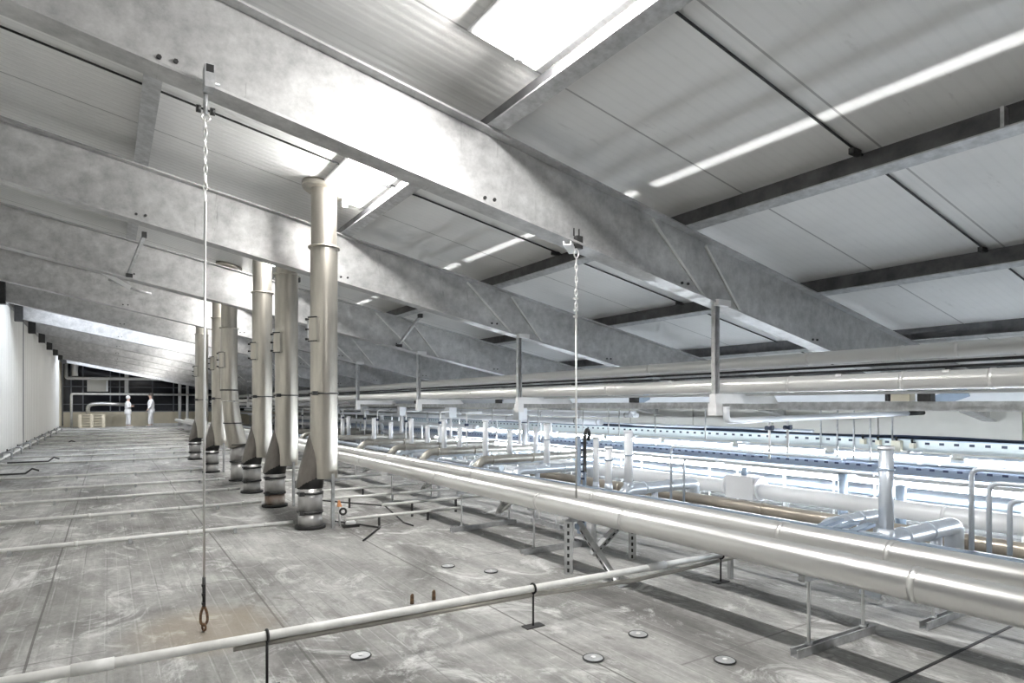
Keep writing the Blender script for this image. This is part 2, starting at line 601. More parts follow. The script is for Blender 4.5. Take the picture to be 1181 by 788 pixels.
# ------------------------------------------------------------------ ceiling lamps
def make_lamp(y, label, glow='tube_glow'):
    x = 2.07
    z = zroof(x) - .02
    t = thing('ceiling_lamp', label, 'lamp', (x, y, z), 'bright lamps beside the second purlin')
    def panel(x0, x1, hw, d0, d1):
        return MB().hexa([(x0, y - hw, zroof(x0) - d0), (x1, y - hw, zroof(x1) - d0), (x1, y + hw, zroof(x1) - d0), (x0, y + hw, zroof(x0) - d0)],
                         [(x0, y - hw, zroof(x0) - d1), (x1, y - hw, zroof(x1) - d1), (x1, y + hw, zroof(x1) - d1), (x0, y + hw, zroof(x0) - d1)])
    panel(1.80, 2.30, .76, .024, .004).build('housing', 'white_paint', t)
    panel(1.82, 2.28, .74, .034, .024).build('glare_panel', 'lamp_glow', t)  # glowing sheet stands in for the broad glare around the tube
    MB().cyl((x, y - .60, z - .095), (x, y + .60, z - .095), .019, 12).build('tube', glow, t)
    for ye in (-.61, .61):
        MB().box(x - .025, x + .025, y + ye - .015, y + ye + .015, z - .12, z - .012).build('tube_holder', 'white_paint', t)
    return t


lamp0 = make_lamp(BY[0] - 1.37, 'blazing white ceiling lamp in the nearest roof bay')
dup(lamp0, (0, -3.3, 0), 'white ceiling lamp level with the camera, beside the second purlin')
lampf = None
for k in range(1, 12):
    lab = 'bright ceiling lamp in the %s roof bay from the camera' % ORD[k]
    if k < 4:
        dup(lamp0, (0, 3.3 * k, 0), lab)
    elif lampf is None:
        lampf = make_lamp(BY[k] - 1.37, lab, 'tube_glow_soft')
    else:
        dup(lampf, (0, 3.3 * (k - 4), 0), lab)
# luminous roof panels near the wall, the far one placed to light the people
for k, (y0, y1, xa, xb) in enumerate(((18.0, 19.6, -1.5, 1.7), (37.6, 39.6, -1.5, 2.6))):
    b = MB()
    slope_box(b, xa, xb, y0, y1, lambda x: zroof(x) - .03, lambda x: zroof(x) - .002)
    o = structure(b.build('window_%d' % (k + 2), 'skylight_glow'))

# ------------------------------------------------------------------ exhaust stacks
def clamp_ring(b, c, r, h=.022):
    b.disc(c, (0, 0, 1), r + .012, h, 24)
    b.box(c[0] - r * .75 - .045, c[0] - r * .75 + .005, c[1] - r * .75 - .03, c[1] - r * .75 + .02, c[2] - .02, c[2] + .02)


def circle(cx, cy, z, r, n=28, tilt=0.0):
    return [(cx + r * math.cos(2 * PI * k / n), cy + r * math.sin(2 * PI * k / n), z + tilt * r * math.cos(2 * PI * k / n)) for k in range(n)]


def hatch(t, cx, y, rad, z0, z1):
    nx, ny = -.83, -.56
    px, py = cx + nx * (rad + .012), y + ny * (rad + .012)
    h = MB().extrude([(-.05, -.022), (.05, -.022), (.05, .022), (-.05, .022)], (px, py, z0), (px, py, z1), (nx, ny, 0)).build('hatch', 'stack_steel', t)
    MB().extrude([(-.056, .022), (.056, .022), (.056, .03), (-.056, .03)], (px, py, z0 - .006), (px, py, z0 + .006), (nx, ny, 0)).build('hatch_lip', 'dark_steel', h)
    MB().extrude([(-.056, .022), (.056, .022), (.056, .03), (-.056, .03)], (px, py, z1 - .006), (px, py, z1 + .006), (nx, ny, 0)).build('hatch_lip', 'dark_steel', h)
    qx, qy = px - .56 * .05, py + .83 * .05
    for z in (z0 + .02, (z0 + z1) / 2, z1 - .02):
        MB().cyl((qx + .03, qy - .01, z), (qx - .05, qy + .0, z), .012, 8).build('hatch_bolt', 'dark_steel', t)
    MB().box(qx - .03, qx + .0, qy - .012, qy + .012, z0 + .01, z1 - .01).build('hatch_strap', 'galv', t)


def make_stack(y, label, rust=False):
    cx, rx = 1.86, 1.72
    t = thing('exhaust_stack', label, 'stack', (rx, y, 0), 'row of steel exhaust stacks')
    body = MB().loft([circle(cx, y, .50, .136), circle(cx, y, 2.86, .136)], False).build('casing', 'stack_steel', t)
    MB().loft([circle(cx, y, 2.86, .128), circle(cx, y, zroof(cx) - .03, .128)], False).build('upper_casing', 'stack_steel', t)
    # slanted open hood leaning to the wall side
    n = 28
    def hood(z, tt):
        c = cx + (rx + .005 - cx) * tt
        return circle(c - .012 * (1 - tt), y + .05 - .01 * tt, z, .122 + .016 * tt, n, .3 * tt)
    MB().loft([hood(.95, 0), hood(.80, .35), hood(.62, .75), hood(.455, 1.0)], False).build('hood', 'stack_dark', t)
    MB().loft([circle(rx, y + .01, .403, .126), circle(rx + .05, y + .04, .60, .118)], True).build('hood_mouth', 'black_rubber', t)
    MB().loft([circle(rx, y, .17, .119), circle(rx, y, .405, .119)], True).build('riser', 'riser_steel', t)
    MB().loft([circle(rx, y, 0, .117), circle(rx, y, .17, .117)], True).build('riser_base', 'rusty_riser' if rust else 'riser_steel', t)
    b = MB(); clamp_ring(b, (rx, y, .36), .119); b.build('clamp_ring', 'dark_steel', t)
    b = MB(); clamp_ring(b, (rx, y, .17), .119); b.build('clamp_ring', 'dark_steel', t)
    MB().disc((rx, y, .015), (0, 0, 1), .15, .03, 24).build('base_collar', 'black_rubber', t)
    b = MB(); clamp_ring(b, (cx, y, 1.366), .136, .014); b.build('clamp_ring', 'dark_steel', t)
    b = MB(); b.disc((cx, y, 2.86), (0, 0, 1), .158, .016, 28); b.build('joint_flange', 'stack_steel', t)
    b = MB().tube([(cx, y, zroof(cx) - .075), (cx + .012, y, zroof(cx) - .005)], [.205, .215], 30)
    b2 = MB().loft([[(p[0], p[1], zroof(p[0]) - .055) for p in circle(cx, y, 0, .215)], [(p[0], p[1], zroof(p[0]) - .004) for p in circle(cx, y, 0, .215)]])
    b2.build('roof_collar', 'stack_steel', t)
    # inspection hatch on the side
    dx = -.125
    hatch(t, cx, y, .136, 1.89, 2.13)
    p = MB().box(cx + .035, cx + .065, y - .15, y - .12, 0, .55)
    p.build('support_post', 'galv', t)
    return t


SY = [6.42, 8.02, 9.48, 12.7, 15.87]
SLAB = ['nearest tall steel exhaust stack, rising to a round roof collar',
        'second steel exhaust stack from the camera, with a rust-brown base',
        'third steel exhaust stack from the camera, in front of the bent one',
        'steel exhaust stack just behind the bent one',
        'farthest steel exhaust stack, beside the walking area to the two people']
stack0 = make_stack(SY[0], SLAB[0])
make_stack(SY[1], SLAB[1], True)
for k in (2, 3, 4):
    dup(stack0, ((0, 0, 0, -.12, -.06)[k], SY[k] - SY[0], 0), SLAB[k])
# the bent stack
y = 11.07
t = thing('exhaust_stack', 'bent steel exhaust stack with mitred elbow sections, fourth from the camera', 'stack', (1.77, y, 0), 'row of steel exhaust stacks')
ux, lx = 1.66, 1.80
MB().loft([circle(ux, y, 1.49, .128), circle(ux, y, 2.5, .128)], False).build('casing', 'stack_steel', t)
MB().loft([circle(ux, y, 2.5, .12), circle(ux, y, zroof(ux) - .03, .12)], False).build('upper_casing', 'stack_steel', t)
MB().loft([circle(ux + .01, y, 1.32, .135), circle(ux + .005, y, 1.50, .128)], False).build('sleeve', 'stack_steel', t)
MB().loft([circle(ux + .02, y, 1.30, .128, 28, -.1), circle(ux + .06, y, .93, .135, 28, -.25)], False).build('elbow_section', 'stack_steel', t)
MB().loft([circle(ux + .06, y, .95, .142, 28, -.25), circle(lx - .01, y, .58, .150, 28, .25)], False).build('elbow_section', 'stack_steel', t)
MB().loft([circle(lx, y, .3, .125), circle(lx, y, .60, .125)], True).build('riser', 'riser_steel', t)
MB().loft([circle(lx, y, 0, .118), circle(lx, y, .3, .118)], True).build('riser_base', 'riser_steel', t)
for z, c, r in ((1.49, ux, .128), (.95, ux + .06, .14), (.6, lx, .15), (.32, lx, .125)):
    MB().disc((c, y, z), (0, 0, 1), r + .012, .02, 24).build('clamp_ring', 'dark_steel', t)
MB().disc((ux, y, 2.5), (0, 0, 1), .15, .02, 24).build('joint_flange', 'stack_steel', t)
MB().disc((lx, y, .012), (0, 0, 1), .15, .024, 24).build('base_collar', 'black_rubber', t)
hatch(t, ux, y, .128, 1.85, 2.1)
MB().loft([[(p[0], p[1], zroof(p[0]) - .055) for p in circle(ux, y, 0, .2)], [(p[0], p[1], zroof(p[0]) - .004) for p in circle(ux, y, 0, .2)]]).build('roof_collar', 'stack_steel', t)

# ------------------------------------------------------------------ long pipes
def long_pipe(name, label, x, z, r, y0, y1, m, rings=(), ringm='galv', group=None, n=24, seam=True):
    t = thing(name, label, 'pipe', (x, y0, z - r), group)
    MB().cyl((x, y0, z), (x, y1, z), r, n).build('jacket', m, t)
    for q in rings:
        MB().disc((x, q, z), (0, 1, 0), r + .004, .028, n).build('joint_band', ringm, t)
    if z > .2 and z < 1.3 and x > 5.8 or x == 5.0:
        for q in range(8):
            yq = y0 + 2.6 + 4.2 * q
            if yq < y1:
                MB().box(x - .015, x + .015, yq, yq + .03, 0, z - r * .8).build('leg', 'galv', t)
    return t


TWIN = long_pipe('insulated_pipe', 'large shiny insulated pipe low over the floor, the one nearer the camera', 2.91, .478, .075, YN, 36, 'aluminium_jacket', (1.29, 3.07, 4.05, 5.88, 8.2, 10.9, 14.2), 'aluminium_jacket')
long_pipe('insulated_pipe', 'large shiny insulated pipe low over the floor, behind its twin', 3.37, .478, .075, YN, 36, 'aluminium_jacket', (1.61, 2.22, 3.9, 5.92, 8.4, 11.5), 'aluminium_jacket')
long_pipe('insulated_pipe', 'upper long insulated pipe hung below the roof, higher of two', 5.4, 1.67, .058, YN, 40, 'aluminium_upper', (2.11, 2.52, 3.3, 5.3, 7.6, 10.2), 'aluminium_upper')
long_pipe('insulated_pipe', 'thick insulated pipe resting on the hanger arms, lower of two', 5.02, 1.43, .068, YN, 40, 'aluminium_upper', (1.76, 2.32, 3.24, 5.6, 8.9), 'aluminium_upper')
long_pipe('thin_pipe', 'thin white tube just under the higher hung pipe', 5.36, 1.592, .011, YN, 40, 'white_paint', n=10)
long_pipe('thin_pipe', 'thin black tube under the higher hung pipe, upper of two', 5.2, 1.572, .012, YN, 40, 'black_rubber', n=10)
long_pipe('thin_pipe', 'thin black tube under the higher hung pipe, lower of two', 5.15, 1.527, .010, YN, 40, 'black_rubber', n=10)
long_pipe('thin_pipe', 'thin white tube below the thick pipe on the hanger arms', 5.15, 1.345, .012, YN, 40, 'white_paint', n=10)
long_pipe('insulated_pipe', 'brownish insulated pipe low behind the twin shiny pipes', 5.0, .30, .053, YN, 7.2, 'brown_pipe', (1.9, 3.5, 5.4), 'brown_pipe')
WHITE_PIPE = long_pipe('insulated_pipe', 'white lit pipe beyond the brownish one in the bright area', 5.9, .318, .08, YN, 9.5, 'white_duct', (2.4, 4.4, 6.5), 'white_duct')
long_pipe('thin_pipe', 'slim blue-grey pipe beyond the white lit pipe', 6.6, .342, .03, YN, 24, 'blue_grey', n=12)
long_pipe('thin_pipe', 'slim white rail pipe above the blue-grey one', 6.55, .45, .013, YN, 24, 'white_duct', n=10)
for i, (x, z, r) in enumerate(((5.0, .29, .045), (7.3, .28, .07), (7.85, .33, .06), (9.6, .45, .05), (9.9, .80, .035))):
    long_pipe('insulated_pipe', ('blue-lit insulated pipe beside the brownish pipe, deep in the hall', 'pale insulated pipe under the middle cable tray', 'pale insulated pipe near the floor lamps', 'pale insulated pipe under the far cable tray', 'slim pale pipe along the grey panel wall')[i], x, z, r, (8, YN, YN, YN, 6)[i], 38, 'aluminium_blue', (9, 12, 16), 'aluminium_blue')

for i, (x, z, rr, y0) in enumerate(((6.32, 1.10, .035, 6.6), (6.52, .98, .05, 8.0), (7.18, 1.12, .03, 7.4), (8.3, .90, .06, 9.5), (8.02, 1.06, .04, 8.2), (9.3, 1.02, .05, 10.5), (6.13, .80, .045, 10.7), (6.72, .70, .05, 12.0))):
    long_pipe('insulated_pipe', '%s white pipe of the bundle behind the white stubs, from the hangers outwards' % ORD[i], x, z, rr, y0, 38, 'white_duct', (y0 + .1, y0 + 2.2, y0 + 5.1, y0 + 9), 'galv', 'white pipes deep in the hall')

# rail with bent tubes beside the twin pipes
t = thing('floor_rail', 'dark blue angle rail along the back of the twin shiny pipes', 'rail', (3.75, YN, .45))
MB().extrude([(-.012, -.02), (.012, -.02), (.012, .02), (.006, .02), (.006, -.012), (-.012, -.012)], (3.75, YN, .47), (3.75, 8, .47)).build('angle', 'blue_grey', t)
for yq in (-1, .4, 2.9, 4.4, 6, 7.6):
    MB().bar((3.75, yq, 0), (3.75, yq, .455), .03, .03).build('leg', 'galv', t)
for i, (yq, zt, y2) in enumerate(((1.41, .922, -2.2), (1.34, .853, -2.2), (1.26, .775, -2.2), (3.33, .84, 1.9), (3.48, .92, 2.1))):
    nm = ('tallest bent metal tube rising from the dark blue rail at the picture edge', 'middle bent metal tube of the three on the dark blue rail', 'shortest bent metal tube of the three on the dark blue rail',
          'bent thin tube on the rail beside the bluish duct, shorter', 'bent thin tube on the rail beside the bluish duct, taller')[i]
    x = 3.75 + .02 * (i % 3)
    tag(MB().tube([(x, yq, .495), (x, yq, zt), (x, y2, zt)], .0125 if i < 3 else .009, 10, True, .05).build('bent_tube', 'aluminium_blue'), nm, 'tube', 'bent tubes on the rail')

# supports under the twin pipes
def make_strut(p0, p1, label, rods=True):
    p0, p1 = V(p0), V(p1)
    t = thing('pipe_stand', label, 'stand', tuple((p0 + p1) / 2), 'channel stands under the twin pipes')
    d = (p1 - p0).normalized()
    prof = [(-.022, 0), (.022, 0), (.022, .042), (.013, .042), (.013, .036), (.017, .036), (.017, .005), (-.017, .005), (-.017, .036), (-.013, .036), (-.013, .042), (-.022, .042)]
    MB().extrude(prof, p0 - d * .06, p1 + d * .06).build('channel', 'galv', t)
    for p in (p0 + d * .06, p1 - d * .02):
        rod = MB().cyl(p + V((0, 0, .005)), (p.x, p.y, .395), .0085, 8).build('threaded_rod', 'white_paint', t)
        MB().disc((p.x, p.y, .047), (0, 0, 1), .02, .014, 6).build('nut', 'galv', rod)
    bar = MB().bar((p0.x, p0.y, .382), (p1.x, p1.y, .382), .035, .03).build('cross_bar', 'galv', t)
    return t


make_strut((2.90, 1.82, 0), (3.46, 1.80, 0), 'channel stand on the floor nearest the camera, under the twin pipes')
make_strut((3.86, 1.66, 0), (4.25, 1.66, 0), 'channel stand beside the nearest one, behind the twin pipes')
make_strut((2.88, 5.45, 0), (3.55, 5.50, 0), 'channel stand crossing the twin pipes beyond the slotted frame')
make_strut((2.92, 7.36, 0), (3.57, 7.42, 0), 'channel stand crossing the twin pipes, next to the nearest stack')
make_strut((3.80, 5.40, 0), (3.79, 5.00, 0), 'short channel stand lying along the twin pipes')
make_strut((2.95, 4.3, 0), (3.45, 4.3, 0), 'thin-rod stand just behind the slotted frame')
make_strut((2.92, 10.2, 0), (3.5, 10.2, 0), 'channel stand of the twin pipes level with the bent stack')

# A-frame of slotted channel
t = thing('slotted_frame', 'slotted galvanized frame with slanting braces under the twin pipes', 'frame', (3.2, 3.65, 0))
ch = [(-.03, -.02), (.03, -.02), (.03, .02), (.02, .02), (.02, -.012), (-.02, -.012), (-.02, .02), (-.03, .02)]
def slotted_bar(p0, p1, name, up):
    o = MB().extrude(ch, p0, p1, up).build(name, 'galv', t)
    p0, p1 = V(p0), V(p1)
    d = (p1 - p0)
    a = d.normalized().cross(V(up)).normalized()
    u_ = a.cross(d.normalized()).normalized()
    n = int(d.length / .05)
    for k in range(n):
        c = p0 + d * ((k + .5) / n)
        MB().bar(c - d.normalized() * .014 + u_ * -.021, c + d.normalized() * .014 + u_ * -.021, .016, .003, u_).build('slot', 'black_rubber', o)
    return o
slotted_bar((2.86, 3.64, 0), (2.86, 3.64, .385), 'post', (.7, .7, 0))
slotted_bar((3.56, 3.70, 0), (3.56, 3.70, .40), 'post', (.7, .7, 0))
slotted_bar((2.96, 3.22, .015), (2.94, 3.62, .37), 'brace', (.6, .3, .7))
slotted_bar((3.36, 3.96, .01), (3.62, 3.76, .38), 'brace', (-.5, .6, -.6))
MB().bar((2.83, 3.66, .388), (3.62, 3.72, .388), .04, .028).build('cross_bar', 'galv', t)
MB().box(2.92, 3.0, 3.15, 3.25, 0, .012).build('foot_plate', 'galv', t)
MB().cyl((2.90, 3.60, .35), (2.97, 3.60, .35), .022, 10).build('pipe_clamp', 'blue_grey', t)

# foil wrapped elbow bags hanging under the pipes
for i, (x, yq, s) in enumerate(((2.98, 4.75, 1.0), (2.98, 6.35, .75), (2.96, 8.2, .6))):
    b = MB()
    rings = []
    for k in range(6):
        q = k / 5
        rr = (.03, .075, .07, .06, .045, .015)[k] * s
        rings.append([(x + .10 - .16 * q + rr * math.cos(a_) * .5, yq + rr * math.sin(a_) + .02 * math.sin(3 * a_), .415 - .13 * q * s + rr * math.cos(a_) * (.8 + .15 * math.sin(5 * a_))) for a_ in [2 * PI * j / 14 for j in range(14)]])
    b.loft(rings)
    b.build('foil_wrap', 'foil', TWIN)['label'] = 'crumpled silver foil wrap'

# ------------------------------------------------------------------ hangers and channel on the right
def make_hanger(k, label):
    y = BY[k]
    x = 4.74
    t = thing('pipe_hanger', label, 'hanger', (x, y, zbot(x)), 'hangers carrying the upper pipes')
    ztp = zbot(x) - .016
    MB().extrude([(-.034, -.02), (.034, -.02), (.034, .02), (.026, .02), (.026, -.012), (-.026, -.012), (-.026, .02), (-.034, .02)], (x, y - .04, 1.18), (x, y - .04, ztp), (0, -1, 0)).build('post', 'galv', t)
    MB().hexa([(x - .035, y - .07, 1.262), (x + .92, y - .07, 1.262), (x + .92, y - .0, 1.262), (x - .035, y - .0, 1.262)],
              [(x - .035, y - .07, 1.352), (x + .84, y - .07, 1.352), (x + .84, y - .0, 1.352), (x - .035, y - .0, 1.352)]).build('arm', 'white_paint', t)
    MB().box(x - .045, x + .045, y - .085, y + .01, 1.15, 1.262).build('end_bracket', 'white_paint', t)
    MB().box(x - .05, x + .12, y - .12, y - .06, ztp - .02, ztp + .035).build('beam_clamp', 'white_paint', t)
    return t


hang0 = make_hanger(0, 'nearest square-tube hanger, from the nearest beam to the upper pipes')
for k in range(1, 9):
    dup(hang0, (0, BY[k] - BY[0], 0), 'square-tube pipe hanger under the %s roof beam' % ORD[k])
t = thing('steel_channel', 'long horizontal grey steel channel at eye height past the hangers', 'channel', (5.66, YN, 1.2))
MB().extrude([(-.02, -.04), (.02, -.04), (.02, .04), (-.02, .04)], (5.686, YN, 1.238), (5.686, 40, 1.238)).build('channel', 'galv', t)
for i, yq in enumerate((2.4, 5.8, 9.1, 12.5)):
    MB().box(5.62, 5.70, yq, yq + .1, 1.278, 1.35).build('joint_plate', 'dark_steel', t)
t = thing('rectangular_duct', 'white rectangular duct beyond the grey channel, with slanting brackets', 'duct', (8.4, YN, 1.29))
MB().box(8.42, 8.68, YN, 30, 1.29, 1.41).build('duct', 'white_duct', t)
for yq in (3.2, 8.3, 13.4):
    MB().bar((8.41, yq + .35, 1.285), (8.41, yq, 1.415), .01, .14, (0, 1, 0)).build('slanting_bracket', 'blue_grey', t)
ELBOW = tag(MB().tube([(4.80, 3.757, 1.235), (4.80, 3.757, 1.10), (8.2, 3.757, 1.145)], .03, 12, True, .07).build('elbow_pipe', 'white_duct'), 'white pipe with an elbow at the foot of the nearest hanger', 'pipe')
tag(MB().cyl((8.2, 3.757, 1.145), (8.6, 3.757, 1.15), .028, 12).build('pipe_plug', 'black_rubber'), 'black end plug of the white elbow pipe', 'plug')
# small brackets on the upper pipes
for i, (x, yq) in enumerate(((5.2, 2.03), (5.2, 2.8), (5.2, 4.6), (5.2, 6.3), (5.2, 8.0))):
    t = thing('pipe_bracket', '%s small dark bracket with white block below the upper tubes' % ORD[i], 'bracket', (x, yq, 1.48), 'small brackets on the hung pipes')
    MB().box(x - .2, x + .06, yq - .012, yq + .012, 1.488, 1.512).build('arm', 'dark_steel', t)
    MB().box(x - .225, x - .195, yq - .022, yq + .022, 1.45, 1.50).build('block', 'white_paint', t)
# trapezoid junction box + lamp on channel
t = thing('junction_box', 'beige junction box on the grey channel', 'box', (5.66, 2.62, 1.28))
MB().box(5.60, 5.7, 2.55, 2.70, 1.28, 1.365).build('body', 'beige_plastic', t)
MB().box(5.59, 5.71, 2.715, 2.74, 1.28, 1.37).build('side_plate', 'dark_steel', t)

# ------------------------------------------------------------------ cable trays
def tray(label, x, z0, z1, m, y0=YN, y1=34, wd=.3):
    t = thing('cable_tray', label, 'tray', (x, y0, z0), 'slotted cable trays along the bright area')
    MB().box(x - .005, x + .005, y0, y1, z0, z1).build('side_panel', m, t)
    MB().box(x + wd - .005, x + wd + .005, y0, y1, z0, z1).build('side_panel', m, t)
    MB().box(x, x + wd, y0, y1, z0, z0 + .008).build('bottom', 'blue_grey', t)
    MB().box(x - .012, x + .004, y0, y1, z1, z1 + .012).build('lip', 'blue_grey', t)
    for k in range(14):
        yq = y0 + 1.2 + k * 2.6
        if yq < y1:
            MB().box(x - .02, x + wd + .02, yq, yq + .04, z0 - .03, z0).build('bracket', 'galv', t)
            MB().box(x + wd - .04, x + wd, yq, yq + .04, 0, z0 - .03).build('leg', 'galv', t)
    return t


tray('highest slotted cable tray, in front of the grey panel wall', 8.6, .66, .80, 'tray_steel')
tray('middle slotted cable tray, blue-grey, over the lit strip', 7.4, .47, .575, 'tray_blue')
tray('lowest slotted cable tray, white, nearest the twin pipes', 6.85, .42, .52, 'tray_white', wd=.22)
tag(MB().tube([(8.75, y_, .82 + .012 * math.sin(y_ * 2.1)) for y_ in [YN + .6 * k for k in range(56)]], .024, 8).build('power_cable', 'blue_black'), 'thick dark cable lying along the highest cable tray', 'cable')
for i, (yq, s, zc) in enumerate(((4.48, .07, .755), (4.28, .062, .75), (4.05, .13, .72), (3.86, .065, .73))):
    t = thing('switch_box', ('beige switch box on the highest tray, farthest of the four', 'beige switch box on the highest tray, next to the large one', 'largest beige switch box on the highest tray, above the white stub', 'beige switch box on the highest tray, nearest of the four')[i], 'box', (8.57, yq, zc - s / 2), 'beige switch boxes on the tray')
    MB().box(8.53, 8.592, yq - s * .45, yq + s * .45, zc - s / 2, zc + s / 2).build('case', 'beige_plastic', t)
    MB().tube([(8.56, yq, zc + s / 2), (8.56, yq + .01, zc + s / 2 + .03), (8.6, yq + .02, zc + s / 2 + .045)], .012, 8).build('gland', 'black_rubber', t)
for i, (x, yq, z0, z1) in enumerate(((8.57, 5.08, .62, 1.29), (8.57, 4.84, .40, 1.29), (8.57, 4.61, .42, 1.29), (8.57, 4.39, .40, 1.29), (8.57, 4.11, .78, 1.29),
                                     (5.68, 6.9, .85, 1.197), (5.68, 6.36, .85, 1.197), (5.68, 6.15, .78, 1.197), (5.68, 5.5, .9, 1.197), (5.68, 4.73, .86, 1.197), (5.68, 8.0, .8, 1.197), (5.68, 9.4, .8, 1.197))):
    b = MB().cyl((x, yq, z0), (x, yq, z1), .011 if x > 8 else .008, 8)
    nm = '%s hanging rod under the %s, counted from the nearest' % (ORD[i] if x > 8 else ORD[i - 5], 'white rectangular duct' if x > 8 else 'grey channel')
    # order within each family: nearest first
    fam = sorted([5.08, 4.84, 4.61, 4.39, 4.11]) if x > 8 else sorted([6.9, 6.36, 6.15, 5.5, 4.73, 8.0, 9.4])
    nm = '%s hanging rod under the %s, counted from the nearest' % (ORD[fam.index(yq)], 'white rectangular duct' if x > 8 else 'grey channel')
    tag(b.build('hanging_rod', 'galv'), nm, 'rod', 'thin hanging rods')
# sprinkler drops under the elbow pipe
for i, x in enumerate((5.45, 5.75)):
    t = MB().cyl((x, 3.757, .72), (x, 3.757, 1.10), .012, 8).build('drop_tube', 'white_paint', ELBOW)
    MB().cyl((x, 3.717, 1.02), (x, 3.797, 1.02), .022, 8).build('valve', 'blue_black', t)
    MB().box(x + .0, x + .05, 3.737, 3.757, 1.03, 1.045).build('lever', 'blue_black', t)

# strip lamps over the lit floor
def make_strip(x, y, z, label):
    t = thing('strip_lamp', label, 'lamp', (x, y, z), 'strip lamps low over the bright floor')
    MB().box(x - .035, x + .035, y - .74, y + .74, z + .03, z + .06).build('housing', 'white_paint', t)
    MB().box(x - .03, x + .03, y - .72, y + .72, z - .02, z + .03).build('diffuser', 'pit_glow', t)
    for ye in (-.6, .6):
        MB().box(x + .04, x + .055, y + ye, y + ye + .015, 0, z + .05).build('leg', 'white_paint', t)
        MB().box(x + .0, x + .055, y + ye, y + ye + .015, z + .04, z + .055).build('bracket', 'white_paint', t)
    return t


strip0 = make_strip(8.78, -.6, .56, 'nearest strip lamp under the highest cable tray')
for k in range(1, 14):
    dup(strip0, (0, 1.62 * k, 0), '%s strip lamp under the highest cable tray, from the nearest' % ORD[k])
for k in range(9):
    dup(strip0, (-2.4, 1.62 * k, -.07), '%s strip lamp beside the white tray, from the nearest' % ORD[k])

# ------------------------------------------------------------------ vent stubs and cross ducts
STUBS = [(3.95, 1.93, 1.0, .040), (4.24, 4.46, 1.0, .042), (4.75, 6.50, 1.01, .042), (4.64, 7.87, 1.02, .042), (4.94, 7.68, .88, .042), (4.78, 9.49, 1.0, .042),
         (5.0, 9.34, .88, .042), (5.23, 10.56, .84, .04), (4.93, 10.46, .88, .042), (4.58, 10.40, 1.0, .042), (5.26, 13.05, .86, .045), (5.13, 15.55, .96, .05),
         (4.86, 15.19, .86, .05), (4.0, 4.66, .94, .028), (4.02, 4.50, .85, .034), (4.7, 12.6, .98, .045), (5.9, 11.8, .95, .045), (6.1, 9.0, .92, .045), (5.7, 8.1, .9, .04),
         (6.0, 14.2, .95, .05), (5.6, 17.5, .95, .05), (6.4, 16.6, .95, .05)]
STLAB = ['ringed grey vent stub in front, on the big bluish elbow duct', 'tall white vent stub on the bluish duct behind the twin pipes', 'tall white vent stub behind the hanging wire of the middle',
         'tall white vent stub under the second hanger', 'short white vent stub beside the tall one under the second hanger', 'tall white vent stub behind the aged cross duct, left of the second hanger',
         'short white vent stub paired with the tall one on the aged cross duct']
for i, (x, yq, zt, r) in enumerate(STUBS):
    lab = STLAB[i] if i < 7 else 'white vent stub, %s deeper in the hall, about %s tall' % (ORD[i - 7], 'a metre' if zt > .9 else 'waist height')
    if i in (13, 14):
        lab = ('slim white vent stub beside the black-looped cable ladder', 'stubby white vent stub with a dark ring, next to the cable ladder')[i - 13]
    t = thing('vent_stub', lab, 'stub', (x, yq, 0), 'white vent stubs')
    MB().cyl((x, yq, .42), (x, yq, zt), r, 16).build('pipe', 'white_duct' if i else 'aluminium_blue', t)
    MB().disc((x, yq, zt - .01), (0, 0, 1), r + .005, .02, 16).build('cap', 'white_duct', t)
    if i in (0, 1, 14, 2):
        MB().disc((x, yq, (.86, .76, 0, 0, 0, 0, 0, 0, 0, 0, 0, 0, 0, 0, .72)[i] or .8), (0, 0, 1), r + .007, .012, 16).build('ring', 'blue_grey', t)
    b = MB().tube([(x, yq, .42), (x, yq, .50)], [r * 1.3, r * 1.05], 16)
    b.build('saddle', 'aluminium_blue', t)

def cross_duct(yq, x0, x1, z, r, m, label, legs=()):
    t = thing('cross_duct', label, 'duct', ((x0 + x1) / 2, yq, 0), 'ducts lying across the bright area')
    MB().tube([(x0 - .14, yq, .12), (x0, yq, z), (x1, yq, z), (x1, yq, .02)] if legs else [(x0 - .2, yq, z - .2), (x0, yq, z), (x1, yq, z)], r, 18, True, .06).build('duct', m, t)
    for q in ((x0 + .25, x0 + (x1 - x0) * .6) if legs else (x0 + .15, x0 + .8)):
        MB().disc((q, yq, z), (1, 0, 0), r + .008, .02, 18).build('joint_band', m, t)
    for lx in legs:
        MB().cyl((lx, yq, 0), (lx, yq, z - .02), r * .6, 12).build('leg', 'aluminium_blue', t)
    return t


BLUE = [(1.93, 3.90, 4.86), (2.42, 4.15, 4.86), (4.46, 4.2, 5.18), (6.5, 4.3, 5.5), (7.78, 4.4, 5.6), (9.42, 4.4, 5.6), (10.46, 4.4, 5.6), (13.0, 4.6, 5.8), (15.4, 4.5, 5.8)]
DUCTS = []
for i, (yq, xa, xb) in enumerate(BLUE):
    DUCTS.append(cross_duct(yq, xa, xb, .425, .057 if i != 1 else .045, 'aluminium_blue', ('nearest bluish cross duct with ringed stub, elbowed to the floor', 'bluish cross duct partly hidden behind the nearest one')[i] if i < 2 else '%s bluish cross duct from the nearest, under white stubs' % ORD[i], (4.6,)))
for i, yq in enumerate((7.12, 8.75, 10.05, 11.6, 13.6, 15.9, 17.6)):
    cross_duct(yq, 4.15, 6.1, .52, .055, 'aluminium_aged', '%s weathered grey cross duct with pale elbow, from the nearest' % ORD[i])
